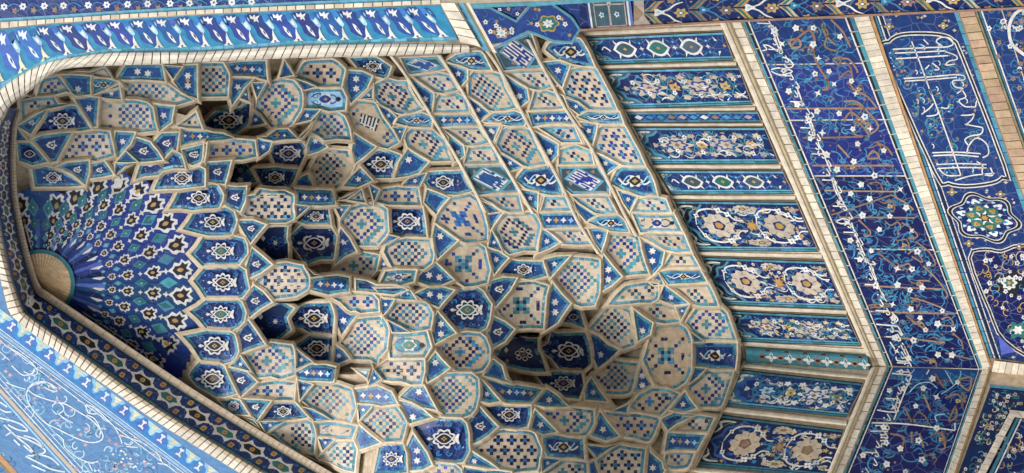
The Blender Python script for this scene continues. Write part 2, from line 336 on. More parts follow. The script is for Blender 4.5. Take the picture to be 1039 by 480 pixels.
# traced cells: origin of the enlarged survey drawing, then kind|outline
CELLS = [
((0,40), """
S2|600,180 640,132 808,132 835,200
P|842,132 908,132 878,195
S3|885,215 960,132 985,132 985,300
Tk|330,165 400,147 530,145 565,180
S2|308,185 455,192 440,225 448,275 385,285
C|470,205 600,215 612,235 520,262 470,275
S|480,282 600,232 610,300 550,287
Tk|630,218 830,225 900,285 960,330 830,325 740,300 625,295
Tk|190,270 215,205 300,190 355,268 320,272
P|112,300 132,265 160,295
S|380,297 495,300 488,435 470,440
Tm|505,310 610,325 700,310 758,350 780,462 500,450
S|785,335 880,338 820,462
N|890,372 980,372 890,428
Td|905,440 995,375 1020,443
Td|95,430 112,312 270,305 350,328 235,345
B|95,437 232,352 152,475
D|168,478 268,350 388,342 458,452 320,458
"""),
((0,120), """
B|165,108 358,75 282,212 262,218
Tx|300,215 370,78 552,76 562,188 430,205
S|590,75 680,80 592,188
P|82,62 130,103 82,103
D|90,127 150,127 232,222 98,212
DL|165,267 310,267 415,342 180,343
B|288,247 448,217 438,328 372,272
B|468,237 530,240 568,283 468,303
B|586,237 678,237 588,298
P|598,215 640,172 690,220
B|645,162 718,112 762,132 805,172 822,215 712,215
B|778,128 893,77 898,150 860,158 832,203
D|695,302 722,232 830,218 880,167 925,200 935,250 830,262
D|788,358 832,270 960,240 1030,258 1035,343
D|865,455 922,360 1095,352 1120,400 1105,448
B|925,152 1030,132 1022,218 955,250 938,200
"""),
((180,40), """
Tk|120,122 215,122 243,185 240,285 120,287
F|258,117 445,112 462,178 280,182
S|278,195 383,197 264,318
P|292,335 368,228 320,338
S|322,295 358,235 360,308
D1|152,430 197,362 300,357 365,322 350,418 308,455 170,468
S|388,222 440,217 400,288
Tr|412,315 462,222 588,222 618,262 618,350 575,430 465,430 418,350
S|387,362 438,428 377,448
Tx|602,187 648,112 790,104 828,132 828,233 712,230
P|522,170 545,112 560,165
S|602,203 698,240 640,252
V|652,262 833,257 833,343 652,345
S|640,362 718,357 602,428
S2|878,162 983,192 875,310
D|882,97 1010,92 1080,140 1062,172 985,173
S|935,300 990,248 987,298
"""),
((180,120), """
Tk|682,62 720,-10 830,-8 858,40 853,105 740,93
S2|687,82 752,133 672,185
P|622,97 698,5 640,80
Tk|672,262 740,167 858,167 893,230 858,318 800,347 712,343
S2|897,87 998,152 907,222
D|935,242 970,182 1105,178 1085,300 965,302
S|928,257 983,315 852,343
S2|652,292 688,350 585,343
D2|478,162 530,117 628,117 638,160 618,245 512,240
D2|392,252 608,267 580,343 432,338
Tx|152,213 182,127 368,117 388,193
F|405,82 560,72 605,100 445,105
S|408,112 478,122 427,198
F|20,68 130,68 283,93 140,105 22,128
B|28,162 152,132 132,213 62,240
B|148,237 268,222 235,328 158,318
S2|282,242 330,227 385,328 255,333
F|602,377 778,377 798,428 607,430
S|598,442 662,450 605,498
Tx|335,485 395,387 565,387 588,440 572,512 440,512
B|250,362 348,367 310,462 247,438
Td|870,415 938,367 950,413
P|825,412 918,362 850,405
"""),
((360,120), """
T0|-35,-15 5,-80 85,-90 213,128 105,128 0,62
S|30,-100 90,-155 85,-105
Tr|115,-178 240,-184 328,-38 220,-46 115,-102
S|80,352 118,362 97,418
Tx|112,420 142,362 318,357 332,433
S2|258,172 366,230 218,303
S|244,338 348,280 330,340
D|367,328 387,272 518,272 585,372 442,373 377,348
S2|368,370 470,402 397,472
Tr|276,130 292,67 385,62 488,213 390,203
S2|440,55 545,140 522,222
Td|452,52 630,47 668,125 562,130
Td|558,220 582,162 700,162 733,223
K|560,252 740,242 828,373 628,375
S|738,178 848,250 798,258
S|655,42 738,42 706,132
Tr|738,140 762,62 878,57 968,228 860,233
S2|905,65 1025,135 992,225
Td|905,52 1110,40 1145,118 1050,120
C|832,302 892,262 990,265 1048,372 930,372
S|852,362 926,378 900,455
Td|945,470 965,402 1065,402 1100,465
Td|642,397 828,392 848,463 740,463
S|645,412 738,470 682,478
"""),
((360,40), """
K|238,98 418,90 452,148 272,148
C|475,90 560,72 640,62 688,143 570,138 530,123
S2|272,195 398,270 372,362
Td|303,188 478,187 520,257 402,263
Td|408,353 428,297 540,297 578,368 405,368
F|403,387 588,382 622,433 432,433
S|470,122 565,158 532,237
Tk|577,280 602,177 718,177 815,343 690,343
Td|768,170 958,163 1005,238 880,238
S2|750,180 868,252 840,342
Td|888,350 915,287 1038,282 1075,345
F|882,382 1085,367 1130,432 905,438
S|123,335 208,395 187,438
C|208,418 262,397 368,402 387,433 282,433
S|200,452 258,442 238,505
S|578,300 678,372 640,408
C|652,412 700,387 838,392 857,428 740,428
S|645,442 733,437 700,510
"""),
((360,200), """
TX|412,122 480,15 608,8 658,90 652,213 545,213
S2|648,20 746,75 687,148
Tr|708,170 752,97 888,97 922,150 918,268 782,263
S2|408,148 515,225 412,297
S|688,175 745,263 683,235
TX|428,325 512,252 648,252 667,300 662,428 537,428
S|678,263 766,300 708,385
DL|722,383 790,327 948,332 957,402
B|672,492 692,432 815,422 712,548
S2|325,428 403,343 490,423
Tk|153,270 192,227 378,217 378,318 340,352 205,347
V|133,428 162,387 308,382 285,422
S|138,292 178,358 123,368
S|128,253 170,197 217,205
D|178,57 343,57 362,188 183,188
Tr|-70,137 -40,62 60,48 145,60 163,175 120,237 10,227
S|955,167 1035,230 940,282
"""),
((180,200), """
Tr5|792,370 870,292 998,292 1008,358 960,412 890,398
S2|828,167 902,265 797,328
S|803,52 868,42 825,98
D3|572,215 640,162 768,157 803,215 788,308 652,318
D3|602,125 680,55 760,65 783,128
A3|383,245 450,153 558,153 535,230 560,308 480,308
B|322,122 438,137 367,222
D|33,160 102,72 238,72 288,110 270,183 160,183
DG|73,288 142,212 308,212 332,260 310,337 125,338
B|372,277 472,340 363,408
Tx|398,430 487,348 622,348 652,400 648,460 607,502 492,498
D|85,425 152,362 318,362 347,400 343,470 308,507 152,507
F|690,412 868,412 868,475 692,472
S|655,348 730,402 680,402
P|908,427 1160,470 1100,490 910,468
"""),
((180,280), """
DG|67,180 162,127 308,127 343,170 318,240 268,272 162,262
B|338,122 383,62 472,122 362,198
A4|373,220 460,153 575,153 542,200 562,288 480,318 432,308
D4|572,215 650,142 748,142 788,190 783,288 612,258
D4|592,342 660,322 783,322 768,428 720,438 652,398
S2|793,118 912,190 832,287
Tx|783,103 958,82 998,120 1003,178 882,178
Tk|837,320 892,232 1030,230 1058,290 1050,358 1000,422 892,415
S|802,352 858,428 792,443
B|303,300 355,232 437,338 322,388
D|33,305 102,292 268,287 303,325 298,388 245,428 132,413
Tr|328,400 382,378 480,358 562,358 592,400 578,498 402,493
S|602,372 676,440 610,468
"""),
((180,360), """
DL|58,105 102,48 228,53 287,198 182,198 102,158
B|253,68 300,72 397,135 322,207
S|275,48 318,12 362,82
Tx|333,215 402,152 568,148 588,218
D|207,232 308,237 348,308 282,298
B|328,232 468,237 406,327
D|413,328 482,242 588,247 652,318
S|423,347 545,343 452,393
Tm|463,395 540,342 658,347 688,400 688,495 600,482
P|333,342 368,347 408,387
S|613,142 676,147 622,222
Tk|638,230 702,157 848,162 882,210 878,322 790,323
S|635,263 775,328 690,327
V|708,347 886,357 882,418 712,413
S|718,422 795,427 732,475
F|613,97 690,60 802,77 788,123 612,110
"""),
((180,384), """
Tk|730,398 790,338 890,325 900,410 895,470 840,458
P|622,385 690,388 710,440
"""),
((360,360), """
F|8,172 183,192 202,248 12,238
S|18,252 86,257 22,325
Tk|28,350 92,277 212,277 242,340 237,425 132,427
S2|15,378 120,443 32,478
S2|243,192 342,158 397,280
S2|228,233 382,313 277,338
DL|132,455 238,460 250,600 100,600
S2|372,90 402,2 470,72 372,135
Tx|112,70 172,37 348,27 333,133 172,128
S|88,77 122,132 73,147
Td|0,72 45,72 35,108
S2|660,97 700,35 803,148
"""),
((360,280), """
F|113,67 268,62 305,108 145,108
Tk|153,205 232,137 328,137 372,180 368,263 232,253
S|138,112 197,120 143,195
S|170,228 275,280 193,282
V|182,297 362,307 353,408 183,403
S2|325,82 495,72 415,150
DG|433,175 520,73 638,78 682,135 668,230 638,268 502,258
S2|412,193 505,283 408,337
Tr|403,365 502,303 638,303 677,360 658,438 618,472 512,467
B|708,208 802,275 703,365 683,300
TX|723,170 832,48 957,48 948,262 812,257
A6|708,408 808,320 922,320 910,400 965,475 842,475
"""),
((400,384), """
D|88,242 182,208 343,213 377,280 367,358 328,412 212,402
Tk|163,35 240,-10 408,-10 432,70 404,168 330,188 252,183
S|438,8 530,112 442,112
F|450,-5 545,20 620,45 736,48 692,130 550,112
D|443,140 690,136 668,238 520,230
B|383,222 430,148 520,248 392,332
S|708,128 770,58 876,138
Tr|728,158 1008,162 1003,238 950,287 852,273
S|692,258 717,165 815,273
Tx|403,368 482,298 560,278 698,288 737,380 698,465 562,462
C|758,308 958,318 963,392 782,387
S2|364,428 393,374 525,458
S2|88,295 182,425 88,462
Tx|152,485 212,448 308,453 328,490 330,530 150,530
S|755,405 836,413 745,466
Tr|765,480 852,423 968,428 978,530 765,530
P|355,460 590,482 600,520 355,520
"""),
((520,200), """
Tk|207,415 302,313 418,313 437,425 415,545 300,530
S2|458,305 545,410 460,477
F|133,92 318,87 342,148 163,153
C|393,130 422,103 558,112 587,158 482,158
Td|185,167 368,167 398,238 282,238
S|395,160 476,177 436,265
Tr|468,270 502,198 618,202 676,388 556,388
V|613,97 828,97 857,173 652,163
Td|645,188 868,192 902,262 772,262
S2|655,210 766,275 702,385
Td|762,352 812,303 908,303 945,355
C|755,380 948,372 982,428 792,432
S|690,420 735,395 765,440 720,445
S|308,22 426,98 370,117
S|165,318 280,292 190,398
"""),
((520,120), """
S|345,22 426,32 396,125
Tx|418,150 448,53 568,48 667,222 552,227
S|408,175 535,240 482,277
C|515,320 562,268 688,268 732,368 642,372
Td|133,42 308,42 342,118 252,118
Td|238,225 258,167 388,167 408,228
K|233,257 428,247 497,368 302,377
Td|148,470 168,402 263,402 298,465
Td|303,397 478,402 525,463 422,473
S|543,388 626,397 590,467
Td|612,470 640,415 775,415 800,475
"""),
((460,20), """
K|203,143 390,68 443,235 247,235
C|472,152 492,118 640,95 712,218 602,212
S|485,213 586,237 545,335
Tx|562,350 592,262 728,262 826,447 722,447
S|575,398 676,457 640,477
C|640,495 670,475 850,482 862,512 720,518
"""),
((540,280), """
S2|93,52 188,143 72,288
D6|53,375 132,293 268,293 292,370 263,468 162,468
D6|143,230 192,173 228,182 248,240
S2|283,278 431,390 322,447
Tk|303,250 392,163 478,173 517,240 522,362 402,357
S2|514,185 606,245 547,325
Td|510,153 718,163 741,230 612,223
Td|395,130 480,48 636,43 628,118 480,128
S|658,120 672,53 786,135
Td|693,53 898,48 941,143 802,133
S|733,163 797,168 757,217
Tr|783,240 852,173 978,173 1032,325 850,317
TX|573,400 642,263 770,268 797,310 800,400 788,490 740,548 625,545 590,480
C|822,347 1035,347 1035,458 822,458
S|803,284 866,330 822,333
"""),
((540,360), """
D6|18,102 248,102 233,198 112,188
Tk|312,110 392,43 518,38 507,140 468,202 352,187
S|293,125 376,232 273,223
S2|553,45 603,155 523,193
Tr|503,260 622,188 727,188 713,240 640,297 542,287
S|823,63 876,73 793,137
Tr|788,185 882,98 1016,93 958,262 832,257
S|768,195 825,273 704,283
P|663,330 780,302 825,300 685,375
Td|703,387 770,318 918,322 890,385
F|683,407 876,407 838,478 665,478
Tx|353,297 638,323 618,400 588,428 442,408
S|347,295 436,410 303,413
N|205,237 430,252 400,277 215,258
P|413,284 482,254 478,288
"""),
((540,384), """
Tx|320,430 370,370 430,345 560,360 550,480 530,520 310,520
S|300,340 435,328 330,400
S|580,470 592,340 670,480 640,520 585,520
Td|660,450 690,375 820,380 790,450 720,456
P|290,430 310,420 340,500 290,500
"""),
]
# ------------------------------------------------------------------ the stalactite vault
def base_at(p): return Vector((p.x, p.y, 0))
vault_root = thing('muqarnas_vault', 'stalactite muqarnas vault of tan and blue mosaic cells hanging over the panelled niche walls', 'vault', Vector((-0.85*D, .85*D, 0)))

NAMES = {'T': 'brick_mosaic_cell', 'D': 'medallion_cell', 'S': 'star_spandrel', 'B': 'bud_cell', 'P': 'plain_tile_facet', 'N': 'plaster_soffit',
         'K': 'square_script_panel', 'F': 'flower_strip', 'C': 'cartouche_cell', 'V': 'vase_panel', 'A': 'dark_niche_cell'}
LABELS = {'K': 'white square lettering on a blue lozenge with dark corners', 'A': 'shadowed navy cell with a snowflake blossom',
          'V': 'panel with scroll and vase ornament'}

class CellSurf:
    def __init__(s, poly, alc, sink, c, flat, pf, bias=False):
        s.poly = poly; s.alc = alc; s.sink = sink; s.c = c; s.flat = flat; s.pf = pf
        cx, cy = centroid(poly)
        if not inside((cx, cy), poly): cx = sum(p[0] for p in poly)/len(poly); cy = sum(p[1] for p in poly)/len(poly)
        s.cen = (cx, cy)
        sh = (cx-.10*(max(p[0] for p in poly)-min(p[0] for p in poly)), cy)
        if bias and inside(sh, offset(poly, -3)): s.cen = sh
    def r(s, x, y):
        cx, cy = s.cen; dx, dy = x-cx, y-cy; best = 0
        for i in range(len(s.poly)):
            a = s.poly[i-1]; b = s.poly[i]
            ax, ay, bx, by = a[0]-cx, a[1]-cy, b[0]-cx, b[1]-cy
            det = ax*by-bx*ay
            if abs(det) < 1e-9: continue
            u = (dx*by-bx*dy)/det; v = (ax*dy-dx*ay)/det
            if u >= -1e-6 and v >= -1e-6: best = max(best, u+v)
        return best
    def h(s, r):
        return s.c*min(1, max(0, (1-r)/(1-s.flat)))
    def p(s, x, y, lift=0.0):
        return vault(x, y, s.sink + s.h(s.r(x, y)) + s.pf(x, y) - lift)

def pix(pn, style, cen, poly, p, skew, cols):
    """small square tiles set on the diagonal"""
    inner = offset(poly, -1.7)
    cx, cy = cen
    N_ = 14
    for i in range(-N_, N_+1):
        for j in range(-N_, N_+1):
            col = None; ai, aj = abs(i), abs(j)
            if style == 'x':
                for (bi, bj) in ((0,0),):
                    jj = (j + 301) % 3 - 1; b_ = (j - jj)//3
                    ii = (i - 2*(b_ % 2) + 402) % 4 - 2
                    if ii == 0 and jj == 0: col = cols[1]
                    elif abs(ii)+abs(jj) == 1: col = cols[0]
            elif style == 'k':
                if (i+j) % 2 == 0:
                    q = (ai+aj)//2
                    if q <= 3 or q == 5: col = cols[0] if q % 2 == 0 else cols[1]
            elif style == 'r':
                if ai+aj == 4 and True: col = cols[0]
                elif ai+aj <= 1: col = cols[1]
                elif ai+aj == 6 and i*j != 0: col = cols[1] if (i+j) % 4 else cols[0]
                elif ai+aj == 7 and (i+j) % 2: col = cols[1] if i > 0 else cols[0]
                elif aj == 0 and ai == 7: col = cols[0]
            elif style == 'X':
                if abs(ai-aj) <= (1 if ai+aj < 4 else 0) and ai < 6: col = cols[1] if (i*j) % 2 == 0 else cols[0]
                elif (i, j) in ((-5,0),(-6,0),(-4,0),(-5,1),(-5,-1),(5,0),(5,1),(5,-1),(0,5),(0,-5),(1,5),(-1,-5)): col = cols[0]
            elif style == 'm':
                if i >= 0 and (i+j) % 2 == 0: col = cols[0] if (i//2+j) % 3 else cols[1]
                elif i < 0 and i % 3 == 0 and j % 3 == 0: col = cols[1] if j else cols[0]
            elif style == 'd':
                if (i+j) % 2 == 0 and ((i-j)//2) % 3 != 2: col = cols[0] if ((i+j)//2) % 2 == 0 else cols[1]
            elif style == '0':
                if ai > 3 and (i+j) % 2 == 0 and (ai+aj) % 3: col = cols[0] if j % 2 else cols[1]
            if not col: continue
            x0, y0 = cx+i*p+skew*j*p, cy+j*p
            g = .49*p
            q = [(x0-g-skew*g, y0-g), (x0+g-skew*g, y0-g), (x0+g+skew*g, y0+g), (x0-g+skew*g, y0+g)]
            q = [(a+rnd.uniform(-.18, .18), b+rnd.uniform(-.18, .18)) for a, b in q]
            if all(inside(t, inner) for t in q): pn.poly(q, col, 1)

def medallion(pn, c, s, core, sy=1.0, dark=False, ground=None):
    x, y = c
    w = 'white' if not dark else 'paleblue'
    for a in (-2.6, -1.9, -1.25, -.55, .55, 1.25, 1.9, 2.6):      # curling leaves
        rr = s*1.15
        px, py = x+rr*math.cos(a), y+rr*sy*math.sin(a)
        pn.ribbon([(px, py), (px+.28*s*math.cos(a+.9), py+.28*s*math.sin(a+.9)), (px+.5*s*math.cos(a+.1), py+.42*s*math.sin(a+.1)), (px+.4*s*math.cos(a-.8), py+.3*s*math.sin(a-.8))], .12*s, 'midblue', 1)
        pn.lobe(x+1.5*s*math.cos(a), y+1.35*s*sy*math.sin(a), .10*s, .10*s, 'azure', k=3, layer=1, n=9)
    lob = rnd.choice((3, 3.5, 4, 4, 5)) if True else 4; ex = rnd.uniform(.8, 1.6); dp = rnd.uniform(.2, .34); lob = int(lob)
    pts = []
    for i in range(60):
        a = 2*math.pi*i/60
        q = 1-dp + dp*abs(math.sin(lob*a))**ex * (1 if math.cos(a) < .97 else .6)
        pts.append((x+s*1.02*q*math.cos(a)*1.06, y+s*.92*sy*q*math.sin(a)))
    pn.poly(pts, w, 2)
    pn.poly([(x-.9*s, y), (x-1.35*s, y-.16*s), (x-1.55*s, y), (x-1.35*s, y+.16*s)], w, 2)
    pn.poly([(x+.9*s, y-.1*s), (x+1.2*s, y-.45*s), (x+1.36*s, y-.42*s), (x+1.25*s, y), (x+1.36*s, y+.42*s), (x+1.2*s, y+.45*s), (x+.9*s, y+.1*s)], w, 2)
    pn.poly([(x+(a-x)*.80, y+(b-y)*.78) for a, b in pts], 'navy' if core != 'navy' else 'cobalt', 3)
    pn.eye(x, y, .80*s, .50*s*sy, 'white', 4)
    pn.eye(x, y, .66*s, .40*s*sy, core, 5)
    pn.lobe(x, y, .28*s, .22*s*sy, 'gold', k=4, amp=.25, layer=6, n=16)
    pn.lobe(x, y, .09*s, .09*s, 'black', k=3, amp=0, layer=7, n=6)

counts = {}
cell_objs = []
def make_cell(kind, poly):
    t = kind[0]; style = kind[1:] 
    alc = 0
    if style and style[-1].isdigit() and t in 'DAT' and style[-1] != '0': alc = int(style[-1]); style = style[:-1]
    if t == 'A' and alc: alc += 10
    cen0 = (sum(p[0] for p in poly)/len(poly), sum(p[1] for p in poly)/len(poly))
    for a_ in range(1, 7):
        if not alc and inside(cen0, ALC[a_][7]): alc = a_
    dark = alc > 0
    poly = offset(poly, .15)
    if area(poly) < 0: poly = poly[::-1]
    A_ = abs(area(poly)); size = math.sqrt(A_)
    flat_zone = (poly[0][0] - 0.40*poly[0][1] > 335) and max(p[0]-.42*p[1] for p in poly) < 640 and min(p[0]-.42*p[1] for p in poly) > 325 and max(p[1] for p in poly) < 272
    skew = .40 if flat_zone else 0.0
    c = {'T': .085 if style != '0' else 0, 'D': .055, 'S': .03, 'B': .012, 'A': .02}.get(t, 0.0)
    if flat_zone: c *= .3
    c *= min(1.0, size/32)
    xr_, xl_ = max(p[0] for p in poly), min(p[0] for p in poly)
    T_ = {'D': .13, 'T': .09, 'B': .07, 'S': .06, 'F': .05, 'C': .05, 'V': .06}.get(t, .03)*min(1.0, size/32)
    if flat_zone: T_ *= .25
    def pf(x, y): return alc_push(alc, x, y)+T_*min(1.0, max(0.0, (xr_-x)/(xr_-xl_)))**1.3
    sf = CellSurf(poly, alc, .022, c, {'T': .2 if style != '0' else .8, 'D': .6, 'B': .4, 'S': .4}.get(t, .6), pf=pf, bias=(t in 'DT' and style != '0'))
    mb = MB(); cx, cy = sf.cen
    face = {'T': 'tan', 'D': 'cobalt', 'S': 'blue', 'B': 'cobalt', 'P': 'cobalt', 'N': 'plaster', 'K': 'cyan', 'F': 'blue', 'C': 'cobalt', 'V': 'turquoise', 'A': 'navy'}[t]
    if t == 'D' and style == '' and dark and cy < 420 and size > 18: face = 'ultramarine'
    if t == 'T': face = rnd.choice(('tan', 'tan', 'buff', 'fawn', 'buff'))
    if t == 'D' and 'L' in style: face = 'blue'
    if t == 'P' and size < 12: face = 'blue'
    # floor of the cell, faceted towards its middle
    pts = []
    k = len(poly)
    for i in range(k):
        a, b = poly[i], poly[(i+1) % k]; m_ = max(1, int(math.hypot(b[0]-a[0], b[1]-a[1])/9))
        for j in range(m_): pts.append((a[0]+(b[0]-a[0])*j/m_, a[1]+(b[1]-a[1])*j/m_))
    rs = [1.0, max(.0, 1-2.2/max(6, size*.5)), .8, .6, .4, .2]
    rs = sorted(set(rs), reverse=True)
    rows = []
    for r_ in rs:
        rows.append([vault(cx+(x-cx)*r_, cy+(y-cy)*r_, sf.sink+sf.h(r_)+pf( cx+(x-cx)*r_, cy+(y-cy)*r_)) for x, y in pts])
    edge = 'turquoise' if t not in 'N' else 'plaster'
    mb.grid(rows, face, True)
    b0 = rows[-1]; cpt = vault(cx, cy, sf.sink+sf.h(0)+pf( cx, cy))
    for i in range(len(b0)): mb.poly([b0[i], b0[(i+1) % len(b0)], cpt], face)
    pn = Paint(mb, sf.p, clip=offset(poly, -1.0), dl=.0035)
    # turquoise border laid in short tiles
    if t != 'N':
        bw = 2.5 if size > 14 else 1.5
        inn = offset(poly, -bw); k = len(poly)
        for i in range(k):
            a, b = poly[i], poly[(i+1) % k]; a2, b2 = inn[i], inn[(i+1) % k]
            m_ = max(1, round(math.hypot(b[0]-a[0], b[1]-a[1])/7))
            for j in range(m_):
                f0, f1 = j/m_+.02, (j+1)/m_-.02
                L4 = lambda p, q, f: (p[0]+(q[0]-p[0])*f, p[1]+(q[1]-p[1])*f)
                q4 = [L4(a, b, f0), L4(a, b, f1), L4(a2, b2, f1), L4(a2, b2, f0)]
                mb.poly([sf.p(x, y, .003) for x, y in q4], 'cyan' if (flat_zone or (i+j) % 4 == 0) else edge)
        if t in 'T' and size > 16:
            pass
    R_ = size*.30
    # half extents
    xs = [p[0] for p in poly]; ys = [p[1] for p in poly]
    w_, h_ = max(xs)-min(xs), max(ys)-min(ys)
    if t == 'T':
        p_ = 3.4 if not flat_zone else 3.1
        if size < 16: p_ = 3.0
        cols = ('ultramarine', 'turquoise') if rnd.random() < .55 else ('blue', 'turquoise')
        if rnd.random() < .25: cols = rnd.choice((('navy', 'azure'), ('blue', 'midblue'), ('ultramarine', 'teal')))
        if style in ('x',) and rnd.random() < .4: cols = ('blue', 'cyan')
        pix(pn, style if style else 'x', (cx+(1.5 if style == 'X' else 0), cy), poly, p_, skew, cols)
        if style == '0':
            q = [(cx-11, cy-6), (cx+9, cy-6+4), (cx+13, cy+8), (cx-7, cy+3)]
            maze(pn, [(366,115),(385,121),(381,133.5),(364,126)], 'white', 'black', 11, 9)
    elif t == 'S':
        r_ = min(4.0, size*.22)
        if style in ('2', '3') or '2' in style:
            dx, dy = (skew*r_*1.25, r_*1.25)
            # widest direction decides how the pair stands
            if w_ > 1.6*h_: dx, dy = r_*1.3, r_*.25
            for sgn in (-1, 1):
                pn.star(cx+sgn*dx, cy+sgn*dy, r_, 'white', 6, .55, 2, rot=rnd.random())
            for a in (0, 2.1, 4.2): pn.lobe(cx+2.5*r_*math.cos(a), cy+2.1*r_*math.sin(a), r_*.38, r_*.3, 'azure', k=4, layer=1, n=12)
            if style == '3': pn.star(cx, cy, r_*.7, 'gold', 5, .5, 3); 
        else:
            pn.star(cx, cy, r_, 'white', 6 if rnd.random() < .6 else 5, .5, 2, rot=rnd.random())
        for q in range(7):
            a = rnd.random()*6.28; d_ = size*rnd.uniform(.22, .42)
            ux, uy = cx+d_*math.cos(a), cy+d_*math.sin(a)*.9
            pn.rhomb(ux, uy, 1.3, .8, 'midblue', 1)
        for q in range(3):
            a = rnd.random()*6.28; ux, uy = cx+size*.3*math.cos(a), cy+size*.3*math.sin(a)
            pn.ribbon([(ux, uy), (ux+2, uy+1), (ux+2.6, uy+3)], .8, 'azure', 1)
    elif t == 'D':
        s = min(11.5, w_*.26, h_*.33)
        cc = (cx+.10*w_*(0 if flat_zone else 1), cy)
        g0 = vault(*cc, sf.sink+pf(*cc)-.004); gx_ = (vault(cc[0]+s, cc[1], sf.sink+pf(cc[0]+s, cc[1]))-vault(cc[0]-s, cc[1], sf.sink+pf(cc[0]-s, cc[1])))/(2*s)
        gy_ = (vault(cc[0], cc[1]+s, sf.sink+pf(cc[0], cc[1]+s))-vault(cc[0], cc[1]-s, sf.sink+pf(cc[0], cc[1]-s)))/(2*s); tw = (EYE-g0).normalized()
        pm = Paint(mb, lambda x, y, l: g0+gx_*(x-cc[0])+gy_*(y-cc[1])+tw*l, clip=offset(poly, -1.0), dl=.003)
        medallion(pm, cc, s, 'green' if 'G' in style else ('black' if rnd.random() < .6 else 'navy'), dark=False)
        for q in range(10):
            a = rnd.random()*6.28
            ux, uy = cc[0]+s*1.9*math.cos(a), cc[1]+s*1.6*math.sin(a)
            pn.rhomb(ux, uy, .9, .7, 'paleblue' if q % 3 else 'rose', 1)
    elif t == 'B':
        s = min(6.5, size*.24)
        pn.poly([(cx-s, cy), (cx-.5*s, cy-.55*s), (cx-.1*s, cy-.5*s), (cx+.6*s, cy-.85*s), (cx+.5*s, cy-.2*s), (cx+1.0*s, cy+.1*s), (cx+.5*s, cy+.35*s), (cx+.4*s, cy+.8*s), (cx-.2*s, cy+.5*s), (cx-.6*s, cy+.45*s)], 'white', 2)
        pn.poly([(cx-.6*s, cy), (cx-.1*s, cy-.3*s), (cx+.35*s, cy-.45*s), (cx+.45*s, cy+.05*s), (cx+.2*s, cy+.4*s), (cx-.2*s, cy+.3*s)], 'black', 3)
        pn.eye(cx+.05*s, cy, .3*s, .16*s, 'white', 4)
    elif t == 'K':
        # lozenge of square lettering, dark corners
        i0 = offset(poly, -2.2)
        mb.poly([sf.p(x, y, .004) for x, y in i0], 'slate')
        for q in i0[::2]:
            ux, uy = q[0]+(cx-q[0])*.30, q[1]+(cy-q[1])*.30
            pn.star(ux, uy, 2.6, 'umber', 3, .6, 2, rot=rnd.random()*2)
        u = (w_*.30, h_*.02); v = (h_*.18, h_*.42)
        if h_ < 16: v = (h_*.18, h_*.36)
        q = [(cx-u[0]*.9-.30*w_*.0, cy-v[1]*.55), (cx+.02*w_, cy-v[1]*1.02), (cx+u[0]*1.05, cy+v[1]*.5), (cx+.02*w_, cy+v[1]*1.02)]
        q = [(cx-.40*w_, cy-.04*h_), (cx-.14*w_, cy-.48*h_), (cx+.40*w_, cy+.05*h_), (cx+.16*w_, cy+.48*h_)]
        mb.poly([sf.p(x, y, .0065) for x, y in q], 'cyan')
        c2 = ((q[0][0]+q[2][0])/2, (q[0][1]+q[2][1])/2)
        q2 = [(c2[0]+(x-c2[0])*.85, c2[1]+(y-c2[1])*.85) for x, y in q]
        maze(pn, q2, 'blue', 'white', 11, 9, layer=3)
    elif t == 'F':
        n_ = max(2, int(w_/9)); ax = (w_ > h_)
        for q in range(n_):
            f = (q+.5)/n_-.5
            ux, uy = (cx+f*w_*.72, cy+f*(0.12 if not flat_zone else .02)*h_) if ax else (cx, cy+f*h_*.8)
            m_ = ('white', 'ochre', 'white', 'paleblue')[q % 4]
            pn.star(ux, uy, 3.3 if w_ > 24 else 2.4, m_, 4, .5, 2, rot=rnd.uniform(-.2, .2)) or pn.star(ux, uy, 2, m_, 4, .5, 2)
            pn.ribbon([(ux+3, uy-2.4), (ux+4.6, uy-.4), (ux+3.4, uy+2.2)], .9, 'midblue', 1)
            pn.lobe(ux+4.4, uy+(2.6 if q % 2 else -2.6), 1.1, .8, 'azure', k=3, layer=1, n=9)
    elif t == 'C':
        i0 = offset(poly, -3.2)
        pn.ribbon(i0, .9, 'azure', 1, smooth=False, closed=True)
        s = min(w_*.20, h_*.34)
        pn.ribbon([(cx-.36*w_, cy-.1*h_), (cx-.2*w_, cy+.12*h_), (cx, cy-.14*h_), (cx+.2*w_, cy+.12*h_), (cx+.36*w_, cy-.04*h_)], max(.9, s*.2), 'white', 2)
        pn.ribbon([(cx-.3*w_, cy+.14*h_), (cx-.12*w_, cy-.2*h_), (cx+.08*w_, cy+.16*h_), (cx+.28*w_, cy-.18*h_)], max(.7, s*.14), 'paleblue', 2)
        pn.lobe(cx, cy, s*.95, s*.75, 'white', k=6, amp=.18, layer=3, n=24); pn.lobe(cx, cy, s*.68, s*.5, 'black', k=4, amp=.1, layer=4, n=16); pn.lobe(cx, cy, s*.35, s*.26, 'gold', k=4, amp=.2, layer=5, n=16)
        for q in range(9):
            a = rnd.random()*6.28; pn.lobe(cx+w_*.36*math.cos(a), cy+h_*.3*math.sin(a), 1.1, .9, 'midblue', k=3, layer=1, n=9)
    elif t == 'V':
        i0 = offset(poly, -2.8)
        mb.poly([sf.p(x, y, .004) for x, y in i0], 'tan' if cy > 270 or flat_zone else 'paleblue')
        s = min(w_*.16, h_*.30)
        for sg in (-1, 1):
            pn.ribbon([(cx-.34*w_, cy+sg*.1*h_), (cx-.18*w_, cy+sg*.26*h_), (cx-.02*w_, cy+sg*.05*h_), (cx+.16*w_, cy-sg*.2*h_), (cx+.34*w_, cy+sg*.08*h_)], 1.3, 'slate' if sg > 0 else 'blue', 2)
            pn.spiral(cx-.22*w_, cy+sg*.16*h_, s*.8, 'turquoise', .8, 1.1, 0, sg, 2)
